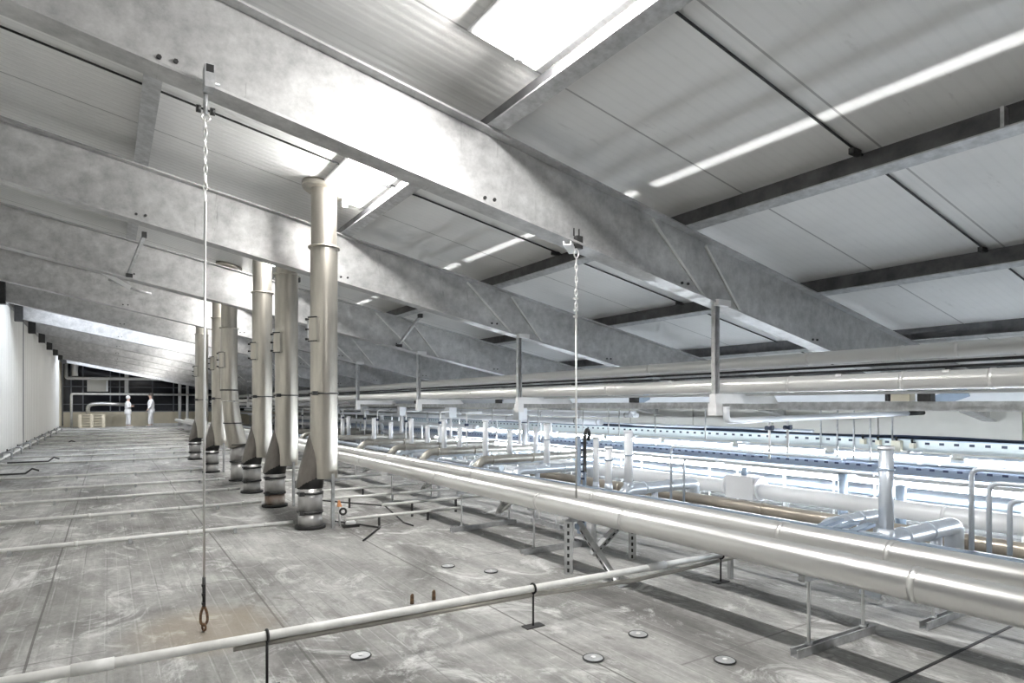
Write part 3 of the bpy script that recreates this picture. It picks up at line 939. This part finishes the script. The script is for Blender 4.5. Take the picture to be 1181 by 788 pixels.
# saddle plates on the nearest duct
for k in range(3):
    MB().bar((3.80, 2.05 + .1 * k, .478), (4.02, 2.05 + .1 * k, .50), .05, .02).build('saddle_plate', 'blue_grey', DUCTS[0])
MB().bar((3.83, 1.9, .482), (3.83, 2.30, .472), .03, .012).build('saddle_rail', 'aluminium_blue', DUCTS[0])
# vertical cable ladder with loop
t = thing('cable_ladder', 'upright slotted cable ladder with black cable loop, behind the hanging wire', 'ladder', (3.87, 4.72, 0))
for dx in (-.035, .035):
    MB().box(3.87 + dx - .008, 3.87 + dx + .008, 4.70, 4.74, 0, .95).build('side_rail', 'blue_grey', t)
for k in range(12):
    MB().box(3.842, 3.898, 4.712, 4.728, .1 + k * .07, .118 + k * .07).build('rung', 'blue_black', t)
MB().tube([(3.88, 4.685, .6), (3.88, 4.685, .96), (3.92, 4.70, 1.02), (3.97, 4.72, .97), (3.97, 4.74, .9)], .017, 10, True, .05).build('cable_loop', 'black_rubber', t)
# big pale flanged valve body on the white pipe
t = WHITE_PIPE
MB().box(5.8, 6.0, 4.2, 4.55, .22, .47).build('valve_body', 'white_duct', t)
for yq in (4.17, 4.57):
    MB().disc((5.9, yq, .34), (0, 1, 0), .125, .03, 18).build('flange', 'white_duct', t)
MB().cyl((5.9, 4.38, .47), (5.9, 4.38, .56), .03, 10).build('stem', 'blue_grey', t)
for i, (x, yq) in enumerate(((6.3, 3.5), (6.2, 2.9))):
    tag(MB().cyl((x, yq, 0), (x, yq, (.56, .5)[i]), .045, 14).build('short_post', 'blue_grey'), ('blue-grey short post behind the pale flanged block', 'blue-grey short post closer than the flanged block')[i], 'post')

# dense small pipework deeper in the hall
for i in range(10):
    yq = 9.5 + 1.45 * i
    x = 5.22 + (i * 37 % 10) * .03
    t = thing('drop_pipe', '%s slim vertical pipe with valve deep among the white stubs' % ORD[i], 'pipe', (x, yq, 0), 'slim vertical valve pipes')
    MB().tube([(x, yq, 0), (x, yq, 1.12), (x + .3, yq, 1.12)], .014, 8, True, .05).build('tube', 'white_paint', t)
    v = MB().cyl((x - .03, yq, .9), (x + .03, yq, .9), .026, 8).build('valve', 'blue_black', t)
for i in range(8):
    yq = 8.55 + 2.47 * i
    t = thing('white_block', '%s white boxed pipe casing hung from the grey channel, from the nearest' % ORD[i], 'casing', (5.7, yq, .95), 'white casings under the channel')
    MB().box(5.62, 5.78, yq - .09, yq + .09, 1.0, 1.197).build('body', 'white_duct', t)
    MB().cyl((5.7, yq, .6), (5.7, yq, 1.0), .025, 10).build('outlet', 'white_paint', t)

# ------------------------------------------------------------------ floor conduits
def conduit_near():
    t = thing('floor_conduit', 'nearest pale conduit across the floor, raised on thin black stands', 'conduit', (.6, 2.88, 0), 'pale conduits across the floor')
    z = lambda x: .235 - .014 * (x - .585)
    MB().tube([(-2.0, 2.88, z(-2.0)), (.585, 2.88, z(.585)), (2.01, 2.88, z(2.01)), (3.66, 2.88, z(3.66))], .021, 12).build('pipe', 'white_conduit', t)
    MB().cyl((-.12, 2.88, z(-.12)), (.02, 2.88, z(.02)), .0245, 12).build('coupling', 'white_conduit', t)
    MB().cyl((2.9, 2.88, z(2.9)), (3.06, 2.88, z(3)), .025, 12).build('coupling', 'white_paint', t)
    MB().tube([(.45, 2.89, .204), (2.01, 2.89, .176), (2.8, 2.89, .138), (3.66, 2.89, .150), (4.05, 2.89, .158)], .0135, 10).build('lower_conduit', 'aluminium_aged', t)
    for x in (.585, 2.01, 3.62):
        s = MB().cyl((x, 2.88, .004), (x, 2.88, z(x)), .006, 8).build('stand', 'black_rubber', t)
        MB().torus((x, 2.88, z(x)), (1, 0, 0), .026, .006).build('clamp', 'black_rubber', s)
        MB().box(x - .06, x + .06, 2.85, 2.91, 0, .006).build('base_plate', 'dark_steel', s)
    return t


conduit_near()
CY = [6.56, 8.15, 9.62, 11.0, 12.85, 15.95, 17.9, 19.8, 21.8, 24.0, 26.5, 29.2, 32.2, 35.5]
for i, yq in enumerate(CY):
    z = .05
    xe = 1.585 if i < 6 else 3.2
    t = thing('floor_conduit', '%s pale conduit crossing the floor, counted from the nearest%s' % (ORD[i + 1], ', ending at a stack' if i < 6 else ''), 'conduit', (0, yq, 0), 'pale conduits across the floor')
    MB().cyl((-1.95, yq, z), (xe, yq, z), .02, 10).build('pipe', 'white_conduit', t)
    if i < 9:
        for x in (-1.1, -.25, .62, 1.3):
            MB().cyl((x + .06 * i, yq, z), (x + .06 * i + .03, yq, z), .024, 10).build('coupling', 'white_conduit', t)
            MB().box(x + .06 * i + .4, x + .06 * i + .43, yq - .02, yq + .02, 0, z).build('stand', 'galv', t)
for i, (yq, xa, xb) in enumerate(((6.15, 2.0, 3.3), (6.45, 2.5, 3.75), (7.4, 2.1, 3.8), (8.2, 2.0, 3.7), (9.6, 2.0, 3.7), (11.1, 2.0, 3.7), (12.8, 2.0, 3.7))):
    z = (.10, .16, .13, .12, .12, .12, .12)[i]
    t = thing('floor_conduit', '%s conduit between the stacks and the twin pipes, from the nearest' % ORD[i], 'conduit', ((xa + xb) / 2, yq, 0), 'conduits between stacks and twin pipes')
    MB().cyl((xa, yq, z), (xb, yq, z), .016, 10).build('pipe', 'white_conduit', t)
    for x in (xa + .35, xa + .9):
        MB().box(x - .01, x + .01, yq - .01, yq + .01, 0, z).build('stand', 'dark_steel', t)
tag(MB().tube([(2.05, 7.3, .14), (2.55, 6.5, .14), (2.6, 6.1, .015), (2.62, 5.9, .012)], .008, 8).build('hose', 'black_rubber'), 'black hose sloping to the floor beside the nearest stack', 'hose')
tag(MB().tube([(2.0, 6.6, .015), (2.2, 6.2, .015), (2.3, 6.0, .012), (1.95, 5.5, .012)], .008, 8).build('hose', 'black_rubber'), 'black hose lying on the floor in front of the nearest stack', 'hose')
t = thing('hose_valve', 'orange-handled valve beside the nearest stack', 'valve', (2.0, 6.35, 0))
MB().cyl((2.0, 6.35, 0), (2.0, 6.35, .2), .011, 8).build('stem', 'white_paint', t)
MB().hexa([(1.975, 6.335, .2), (2.022, 6.335, .2), (2.022, 6.365, .2), (1.975, 6.365, .2)], [(1.985, 6.34, .265), (2.0, 6.34, .265), (2.0, 6.36, .265), (1.985, 6.36, .265)]).build('handle', 'orange', t)
MB().torus((2.03, 6.33, .15), (.3, 1, 0), .03, .011).build('hose_loop', 'black_rubber', t)
t = thing('hose_valve', 'orange-handled valve beside the second stack', 'valve', (2.02, 8.0, 0))
MB().cyl((2.02, 8.0, 0), (2.02, 8.0, .22), .011, 8).build('stem', 'white_paint', t)
MB().box(1.985, 2.05, 7.98, 8.02, .2, .28).build('handle', 'orange', t)
t = thing('floor_cleat', 'pale rounded cleat on the floor beside the nearest stack', 'cleat', (2.06, 6.3, 0))
MB().box(2.0, 2.16, 6.2, 6.28, 0, .03).build('base', 'dark_steel', t)
MB().ball((2.08, 6.24, .04), .05, 14, 8, (1.1, .8, .7)).build('hump', 'white_paint', t)

# round caps and anchor bolts
for i, (x, yq, lab) in enumerate(((2.41, 2.46, 'round floor cap just in front of the conduit stand, by the twin pipes'), (2.52, 1.98, 'round floor cap closest to the twin pipes in front'), (1.05, 3.0, 'pale round floor cap by the nearest conduit, near the wire hook'),
                                  (2.40, 3.99, 'round floor cap near the foot of the slotted frame'), (2.2, 4.3, 'round floor cap beside another, beyond the nearest conduit'), (2.0, 2.35, 'faint round floor cap between the two nearest caps and the conduit'))):
    t = thing('floor_plug', lab, 'cap', (x, yq, 0), 'round caps in the floor')
    MB().disc((x, yq, .004), (0, 0, 1), .052, .008, 24).build('plate', 'galv', t)
    MB().torus((x, yq, .006), (0, 0, 1), .05, .004, 24, 6).build('rim', 'dark_steel', t)
    MB().disc((x, yq, .010), (0, 0, 1), .012, .006, 10).build('screw', 'white_paint', t)
for i, x in enumerate((1.6, 1.75)):
    tag(MB().tube([(x, 3.62, 0), (x, 3.62, .05), (x + .004, 3.62, .062)], [.013, .012, .006], 8).build('anchor_bolt', 'rust'), ('rusty anchor bolt standing behind the nearest conduit, nearer the wire', 'rusty anchor bolt standing behind the nearest conduit, farther from the wire')[i], 'bolt', 'rusty anchor bolts')

# ------------------------------------------------------------------ hanging wires
def chain_links(t, x, y, z1, z0, L=.062):
    n = int((z1 - z0) / (L * .8))
    for k in range(n):
        c = (x, y, z1 - L * .5 - k * L * .8)
        b = MB().torus(c, (.5, 1, 0) if k % 2 else (1, -.5, 0), .0095, .0042, 14, 6, 1.0)
        # stretch the ring into a link
        b.v = [(p[0], p[1], c[2] + (p[2] - c[2]) * 2.6) for p in b.v]
        b.build('chain_link', 'chain', t)


t = thing('hanging_wire', 'hanging wire with chain and rusty hook touching the open floor', 'wire', (.45, 3.80, zbot(.45)))
yw = 3.80
c = MB().box(.435, .485, 3.70, 3.80, 2.965, 3.09).build('beam_clamp', 'galv', t)
MB().box(.441, .479, 3.697, 3.70, 3.045, 3.085).build('tube_end', 'black_rubber', c)
MB().cyl((.40, 3.77, 3.02), (.52, 3.77, 3.02), .008, 8).build('clamp_bolt', 'galv', c)
MB().tube([(.45, yw, 2.97), (.45, yw, 2.85)], .012, 8).build('shackle_bar', 'galv', t)
for dx in (-.035, .035):
    MB().cyl((.45 + dx - .012, yw, 2.875), (.45 + dx + .012, yw, 2.875), .02, 10).build('shackle_nut', 'dark_steel', t)
MB().torus((.45, yw, 2.835), (0, 1, 0), .02, .006).build('shackle', 'chain', t)
chain_links(t, .448, yw, 2.83, 2.36)
MB().cyl((.448, yw, 2.37), (.442, yw, .25), .0062, 8).build('rod', 'chain', t)
MB().cyl((.442, yw, .30), (.442, yw, .14), .009, 8).build('sleeve', 'dark_steel', t)
for k in range(3):
    MB().box(.430, .448, yw - .012, yw + .012, .15 + .05 * k, .163 + .05 * k).build('wire_clip', 'dark_steel', t)
b = MB().tube([(.442, yw, .15), (.425, yw, .10), (.425, yw, .05), (.445, yw, .03), (.46, yw, .055), (.458, yw, .10), (.444, yw, .14)], .007, 8, False, .02)
b.build('eye_loop', 'rust', t)
MB().torus((.442, yw, .025), (1, .4, 0), .018, .006).build('hook_ring', 'rust', t)

t = thing('hanging_wire', 'hanging wire with short chain dropping to the twin pipes', 'wire', (3.05, 3.80, zbot(3.05)))
xw = 3.06
MB().extrude([(-.03, -.016), (.03, -.016), (.03, .016), (.022, .016), (.022, -.008), (-.022, -.008), (-.022, .016), (-.03, .016)], (2.86, 3.66, 2.455), (3.12, 3.92, 2.475)).build('clamp_channel', 'white_paint', t)
MB().box(3.06, 3.12, 3.79, 3.83, 2.47, 2.57).build('clamp_jaw', 'dark_steel', t)
for dx in (-.02, .03):
    MB().cyl((3.05 + dx, 3.79, 2.56), (3.05 + dx, 3.79, 2.62), .006, 8).build('clamp_bolt', 'dark_steel', t)
MB().torus((xw, yw, 2.43), (0, 1, 0), .022, .006, 14, 6, 1.6).build('shackle', 'chain', t)
chain_links(t, xw, yw, 2.40, 1.98)
MB().cyl((xw, yw, 2.0), (xw - .0, yw, .50), .0075, 8).build('rod', 'chain', t)
for z in (2.07, 1.98, 1.93):
    MB().box(xw - .02, xw + .008, yw - .012, yw + .012, z, z + .016).build('wire_clip', 'chain', t)
MB().torus((xw, yw, .50), (0, 1, 0), .02, .005).build('eye_loop', 'chain', t)

# ------------------------------------------------------------------ wall base pipework
t = thing('wall_pipe', 'pipe run with valves along the foot of the white corrugated wall', 'pipe', (-1.93, 10, 0))
MB().cyl((-1.97, YN, .06), (-1.97, 39, .06), .028, 10).build('pipe', 'white_conduit', t)
MB().cyl((-2.03, YN, .14), (-2.03, 39, .14), .018, 10).build('upper_pipe', 'dark_steel', t)
for yq in CY:
    v = MB().tube([(-1.97, yq - .25, .06), (-1.97, yq - .25, .20), (-1.80, yq - .25, .20), (-1.80, yq - .25, .03)], .022, 10, True, .05).build('valve_loop', 'galv', t)
    MB().cyl((-1.88, yq - .25, .2), (-1.88, yq - .25, .27), .012, 8).build('valve_stem', 'dark_steel', v)
    MB().box(-1.99, -1.95, yq - .5, yq - .47, 0, .18).build('bracket', 'galv', t)
for i, (x0_, yq, ln) in enumerate(((-1.55, 14.1, .6), (-1.5, 16.9, .7), (-1.4, 24.5, .6))):
    tag(MB().tube([(x0_ - .3, yq, .018), (x0_ + ln - .3, yq, .018), (x0_ + ln - .2, yq, .10), (x0_ + ln - .1, yq, .06)], .016, 10).build('pipe_offcut', 'dark_steel'), '%s dark loose pipe piece on the floor near the white wall' % ORD[i], 'pipe', 'loose pipe pieces by the wall')

# ------------------------------------------------------------------ far end
yq = 42.0
t = thing('pipe_portal', 'white pipe portal before the dark glazing, upper one', 'pipe', (.8, yq, 0))
MB().tube([(-1.95, yq + .2, 3.55), (-1.95, yq + .2, 2.72), (3.58, yq, 2.76), (3.58, yq, 0)], .085, 14, True, .12).build('pipe', 'white_paint', t)
MB().tube([(3.98, yq - .1, 2.68), (3.98, yq - .1, 0)], .075, 14).build('downpipe', 'white_paint', t)
t = thing('pipe_portal', 'white pipe portal before the dark glazing, lower one over the pallets', 'pipe', (.8, yq, 0))
MB().tube([(-1.70, yq - .2, 0), (-1.70, yq - .2, 1.85), (6.5, yq - .2, 1.85)], .06, 12, True, .1).build('pipe', 'white_conduit', t)
tag(MB().box(.79, .98, yq + .32, yq + .47, 1.94, 3.2).build('duct_riser', 'white_paint'), 'short white square riser above the bald person', 'duct')
tag(MB().cyl((-1.55, yq + .1, 2.85), (-1.55, yq + .1, 3.62), .15, 16).build('canister', 'white_paint'), 'white vertical canister high in the wall corner', 'canister')
tag(MB().tube([(-.95, yq - .45, .75), (-.95, yq - .45, 1.25), (-.4, yq - .45, 1.32), (1.0, yq - .45, 1.25)], .1, 14, True, .25).build('vent_duct', 'foil'), 'silver flexible duct bending over the pallet stack', 'duct')
t = thing('control_cabinet', 'pale grey cabinet seen against the dark glazing above the pallets', 'cabinet', (-.45, yq + .3, 2.0))
MB().box(-1.0, .0, yq + .25, yq + .5, 2.0, 2.65).build('case', 'wall_grey', t)
MB().box(-.1, -.02, yq + .24, yq + .26, 2.02, 2.62).build('door', 'white_duct', t)
# gutter like channel on the wall foot to the side of the person
tag(MB().box(2.2, 5.2, yq + .1, yq + .28, .0, .16).build('sill_block', 'white_conduit'), 'pale low sill block behind the dark-haired person', 'block')


def make_pallet(z, label, yaw=0.0):
    cx, cy = -.75, 41.2
    t = thing('wooden_pallet', label, 'pallet', (cx, cy, z), 'wooden pallets by the far wall')
    for k in range(5):
        MB().box(cx - .6, cx + .6, cy - .4 + k * .185, cy - .4 + k * .185 + .1, z + .122, z + .144).build('top_board', 'wood', t)
    for dx in (-.6, -.07, .46):
        for dy in (-.4, -.07, .26):
            MB().box(cx + dx, cx + dx + .14, cy + dy, cy + dy + .14, z + .022, z + .1).build('block', 'wood', t)
        MB().box(cx + dx, cx + dx + .14, cy - .4, cy + .44, z + .1, z + .122).build('stringer', 'wood', t)
    for dy in (-.4, -.05, .3):
        MB().box(cx - .6, cx + .6, cy + dy, cy + dy + .1, z, z + .022).build('bottom_board', 'wood', t)
    return t


pal = make_pallet(0, 'wooden pallet on the floor, lowest of the stack')
for k, nm in enumerate(('second wooden pallet up in the stack', 'third wooden pallet up in the stack', 'fourth wooden pallet up in the stack', 'top wooden pallet of the stack under the silver duct')):
    dup(pal, (0, 0, .145 * (k + 1)), nm)


# ------------------------------------------------------------------ people
def skin_mesh(name, verts, edges, radii, m, parent, sub=2, root=0):
    me = bpy.data.meshes.new(name)
    o0 = ORG[parent]
    me.from_pydata([tuple(V(v) - o0) for v in verts], edges, [])
    o = bpy.data.objects.new(name, me)
    COL.objects.link(o)
    md = o.modifiers.new('skin', 'SKIN')
    md.use_smooth_shade = True
    sv = me.skin_vertices[0].data
    for i, r in enumerate(radii):
        r = r if isinstance(r, tuple) else (r, r)
        sv[i].radius = r
        sv[i].use_root = (i == root)
    ss = o.modifiers.new('sub', 'SUBSURF')
    ss.levels = ss.render_levels = sub
    dg = bpy.context.evaluated_depsgraph_get()
    dg.update()
    me2 = bpy.data.meshes.new_from_object(o.evaluated_get(dg))
    me2.materials.clear()
    me2.materials.append(MATS[m])
    for p in me2.polygons:
        p.use_smooth = True
    o.modifiers.clear()
    o.data = me2
    o.name = name
    o.parent = parent
    ORG[o] = o0
    return o


def make_person(label, base, f, H, arms, head_pitch, hair_kind, gloves):
    """f = +1 faces +x, -1 faces -x.  arms: two (elbow, wrist) offsets in (forward, side, height) metres at 1.78 m"""
    s = H / 1.78
    bx, by = base
    t = thing('person', label, 'person', (bx, by, 0), 'people in white coveralls')
    def p(fw, sd, z): return (bx + f * fw * s, by + sd * s, z * s)
    vs, es, rs = [], [], []
    def add(q, r, frm=None):
        vs.append(q); rs.append(r if not isinstance(r, tuple) else (r[0] * s, r[1] * s))
        if not isinstance(r, tuple): rs[-1] = r * s
        if frm is not None: es.append((frm, len(vs) - 1))
        return len(vs) - 1
    pel = add(p(0, 0, .95), .125)
    wai = add(p(0, 0, 1.10), .115, pel)
    che = add(p(.01, 0, 1.30), .135, wai)
    shc = add(p(0, 0, 1.42), .09, che)
    nek = add(p(.015, 0, 1.52), .055, shc)
    hd0 = add(p(.03, 0, 1.60), .075, nek)
    hd1 = add(p(.035 + .01 * head_pitch, 0, 1.69), .088, hd0)
    add(p(.03 + .01 * head_pitch, 0, 1.745), .055, hd1)
    hands = []
    for k, sd in enumerate((-1, 1)):
        el, wr = arms[k]
        a = add(p(-.005, .17 * sd, 1.40), .062, shc)
        e = add(p(el[0], el[1] * sd, el[2]), .046, a)
        w_ = add(p(wr[0], wr[1] * sd, wr[2]), .030, e)
        d = (V(p(*[wr[0], wr[1] * sd, wr[2]])) - V(p(el[0], el[1] * sd, el[2]))).normalized()
        palm = add(tuple(V(vs[w_]) + d * .06 * s), .034, w_)
        side = V((0, 1, 0)) if abs(d.y) < .8 else V((1, 0, 0))
        side = (side - d * side.dot(d)).normalized()
        curl = d.cross(side)
        for j, (off, ln) in enumerate(((-.028, .07), (-.010, .08), (.009, .075), (.027, .06))):
            k0 = add(tuple(V(vs[palm]) + (d * .03 + side * off) * s), .010, palm)
            k1 = add(tuple(V(vs[k0]) + (d * ln * .5 - curl * .008) * s), .009, k0)
            add(tuple(V(vs[k1]) + (d * ln * .4 - curl * .022) * s), .008, k1)
        th = add(tuple(V(vs[w_]) + (d * .035 + side * -.04) * s), .011, w_)
        add(tuple(V(vs[th]) + (d * .035 + side * -.015 - curl * .015) * s), .009, th)
        hands.append(vs[palm])
    legs = []
    for k, sd in enumerate((-1, 1)):
        st = (.07, -.05)[k]
        h_ = add(p(0, .085 * sd, .88), .085, pel)
        kn = add(p(.02 + st * .6, .095 * sd, .50), .060, h_)
        an = add(p(st, .10 * sd, .09), .042, kn)
        add(p(st + .13, .105 * sd, .045), .036, an)
        legs.append((st, sd))
    skin_mesh('body', vs, es, rs, 'skin', t)
    # coverall: jacket and trousers over the body
    cv, ce, cr = [], [], []
    def ad2(q, r, frm=None):
        cv.append(q); cr.append(r * s * 1.14)
        if frm is not None: ce.append((frm, len(cv) - 1))
        return len(cv) - 1
    pel = ad2(p(0, 0, .93), .155)
    wai = ad2(p(0, 0, 1.10), .15, pel)
    che = ad2(p(.01, 0, 1.28), .165, wai)
    shc = ad2(p(0, 0, 1.41), .12, che)
    ad2(p(.01, 0, 1.495), .07, shc)
    for k, sd in enumerate((-1, 1)):
        el, wr = arms[k]
        a = ad2(p(-.005, .175 * sd, 1.39), .082, shc)
        e = ad2(p(el[0], el[1] * sd, el[2]), .066, a)
        m_ = [el[i] + (wr[i] - el[i]) * .85 for i in range(3)]
        ad2(p(m_[0], m_[1] * sd, m_[2]), .052, e)
        st = legs[k][0]
        h_ = ad2(p(0, .09 * sd, .84), .108, pel)
        kn = ad2(p(.02 + st * .6, .097 * sd, .50), .085, h_)
        ad2(p(st, .10 * sd, .11), .070, kn)
    skin_mesh('coverall', cv, ce, cr, 'coverall', t)
    # the loose hem of the jacket
    MB().loft([[(bx + f * .0 + .17 * s * math.cos(a_), by + .20 * s * math.sin(a_), z_ * s) for a_ in [2 * PI * j / 20 for j in range(20)]] for z_ in (.74, .80, .95)] + [[(bx + .13 * s * math.cos(a_), by + .17 * s * math.sin(a_), 1.08 * s) for a_ in [2 * PI * j / 20 for j in range(20)]]], True).build('jacket_hem', 'coverall', t)
    for st, sd in legs:
        b = MB()
        rings = []
        for q, ww, hh in ((-.07, .035, .07), (0, .045, .09), (.10, .05, .06), (.17, .042, .045), (.20, .02, .03)):
            c = p(st + q, .10 * sd, 0)
            rings.append([(c[0], c[1] + ww * s * math.cos(a_), max(.002, hh * s * .5 + hh * s * .5 * math.sin(a_))) for a_ in [2 * PI * j / 12 for j in range(12)]])
        b.loft(rings)
        b.build('shoe', 'coverall', t)
    hc = p(.03, 0, 1.685)
    if hair_kind == 'hood':
        MB().ball((hc[0] - f * .02 * s, hc[1], hc[2] + .015 * s), .112 * s, 16, 10, (1, .92, 1.08)).build('hood', 'coverall', t)
    else:
        MB().ball((hc[0] - f * .022 * s, hc[1], hc[2] + .045 * s), .118 * s, 16, 10, (1, .9, .82)).build('hair', 'hair', t)
    fx = hc[0] + f * .088 * s
    MB().tube([(fx - f * .012 * s, hc[1], hc[2] + .01 * s), (fx + f * .018 * s, hc[1], hc[2] - .03 * s), (fx - f * .01 * s, hc[1], hc[2] - .035 * s)], [.006, .012, .006], 8).build('nose', 'skin', t)
    for sd in (-1, 1):
        MB().ball((fx - f * .008 * s, hc[1] + sd * .032 * s, hc[2] + .008 * s), .011 * s, 8, 6).build('eye', 'glove', t)
        MB().ball((hc[0] - f * .005 * s, hc[1] + sd * .083 * s, hc[2] - .01 * s), .026 * s, 10, 6, (.7, .4, 1.2)).build('ear', 'skin', t)
    MB().box(fx - .008, fx + .004, hc[1] - .022 * s, hc[1] + .022 * s, hc[2] - .062 * s, hc[2] - .056 * s).build('mouth', 'glove', t)
    if gloves:
        for hnd in hands[:1]:
            MB().ball(hnd, .05 * s, 12, 8, (1, 1, 1.2)).build('glove', 'glove', t)
    return t


make_person('person in white coverall and hood, arms bent to the chest, turned towards the other', (.92, 41.0), 1, 1.74,
            (((-.02, .26, 1.12), (.17, .12, 1.20)), ((-.02, .26, 1.12), (.17, .12, 1.16))), 0, 'hood', False)
make_person('dark-haired person in white coverall, arm held forward, facing the hooded one', (2.05, 41.0), -1, 1.88,
            (((.04, .25, 1.12), (.17, .24, .92)), ((-.02, .26, 1.13), (.06, .27, .88))), 1, 'hair', True)

# ------------------------------------------------------------------ camera and light
cam = bpy.data.cameras.new('camera')
co = bpy.data.objects.new('camera', cam)
COL.objects.link(co)
co.location = (0, 0, 1.25)
co.rotation_euler = (PI / 2, 0, -math.radians(32.96))
cam.sensor_width = 36
cam.lens = 36 * 718 / 1181
cam.shift_x = 0
cam.shift_y = (467 - 394) / 1181
cam.clip_start = .02
cam.clip_end = 200
scn.camera = co

# added area lights without a known source, throwing the pale band on the roof panels between the beams
for k in range(4):
    y0 = (YN, BY[0] + .09, BY[1] + .09, BY[2] + .09)[k]
    y1 = (BY[0] - .09, BY[1] - .09, BY[2] - .09, BY[3] - .09)[k]
    la = bpy.data.lights.new('added_band_light', 'AREA')
    la.shape = 'RECTANGLE'
    la.size = .09
    la.size_y = y1 - y0
    la.energy = 1.0 * (y1 - y0) / 3.2
    la.spread = math.radians(1.5)
    lo = bpy.data.objects.new('added_band_light', la)
    lo.location = (3.87, (y0 + y1) / 2, .52)
    lo.rotation_euler = (PI, 0, 0)
    COL.objects.link(lo)

wd = bpy.data.worlds.new('world')
scn.world = wd
wd.use_nodes = True
wd.node_tree.nodes['Background'].inputs[0].default_value = (.95, .97, 1, 1)
wd.node_tree.nodes['Background'].inputs[1].default_value = .06

vs_ = scn.view_settings
scn.display_settings.display_device = 'sRGB'
vs_.view_transform = 'Standard'
vs_.look = 'None'
vs_.gamma = 1
vs_.exposure = 0
vs_.use_curve_mapping = False
try:
    scn.cycles.use_denoising = True
    scn.cycles.denoiser = 'OPENIMAGEDENOISE'
    scn.cycles.max_bounces = 8
    scn.cycles.diffuse_bounces = 3
    scn.cycles.glossy_bounces = 4
    scn.cycles.sample_clamp_indirect = 6
    scn.cycles.use_light_tree = True
except Exception:
    pass
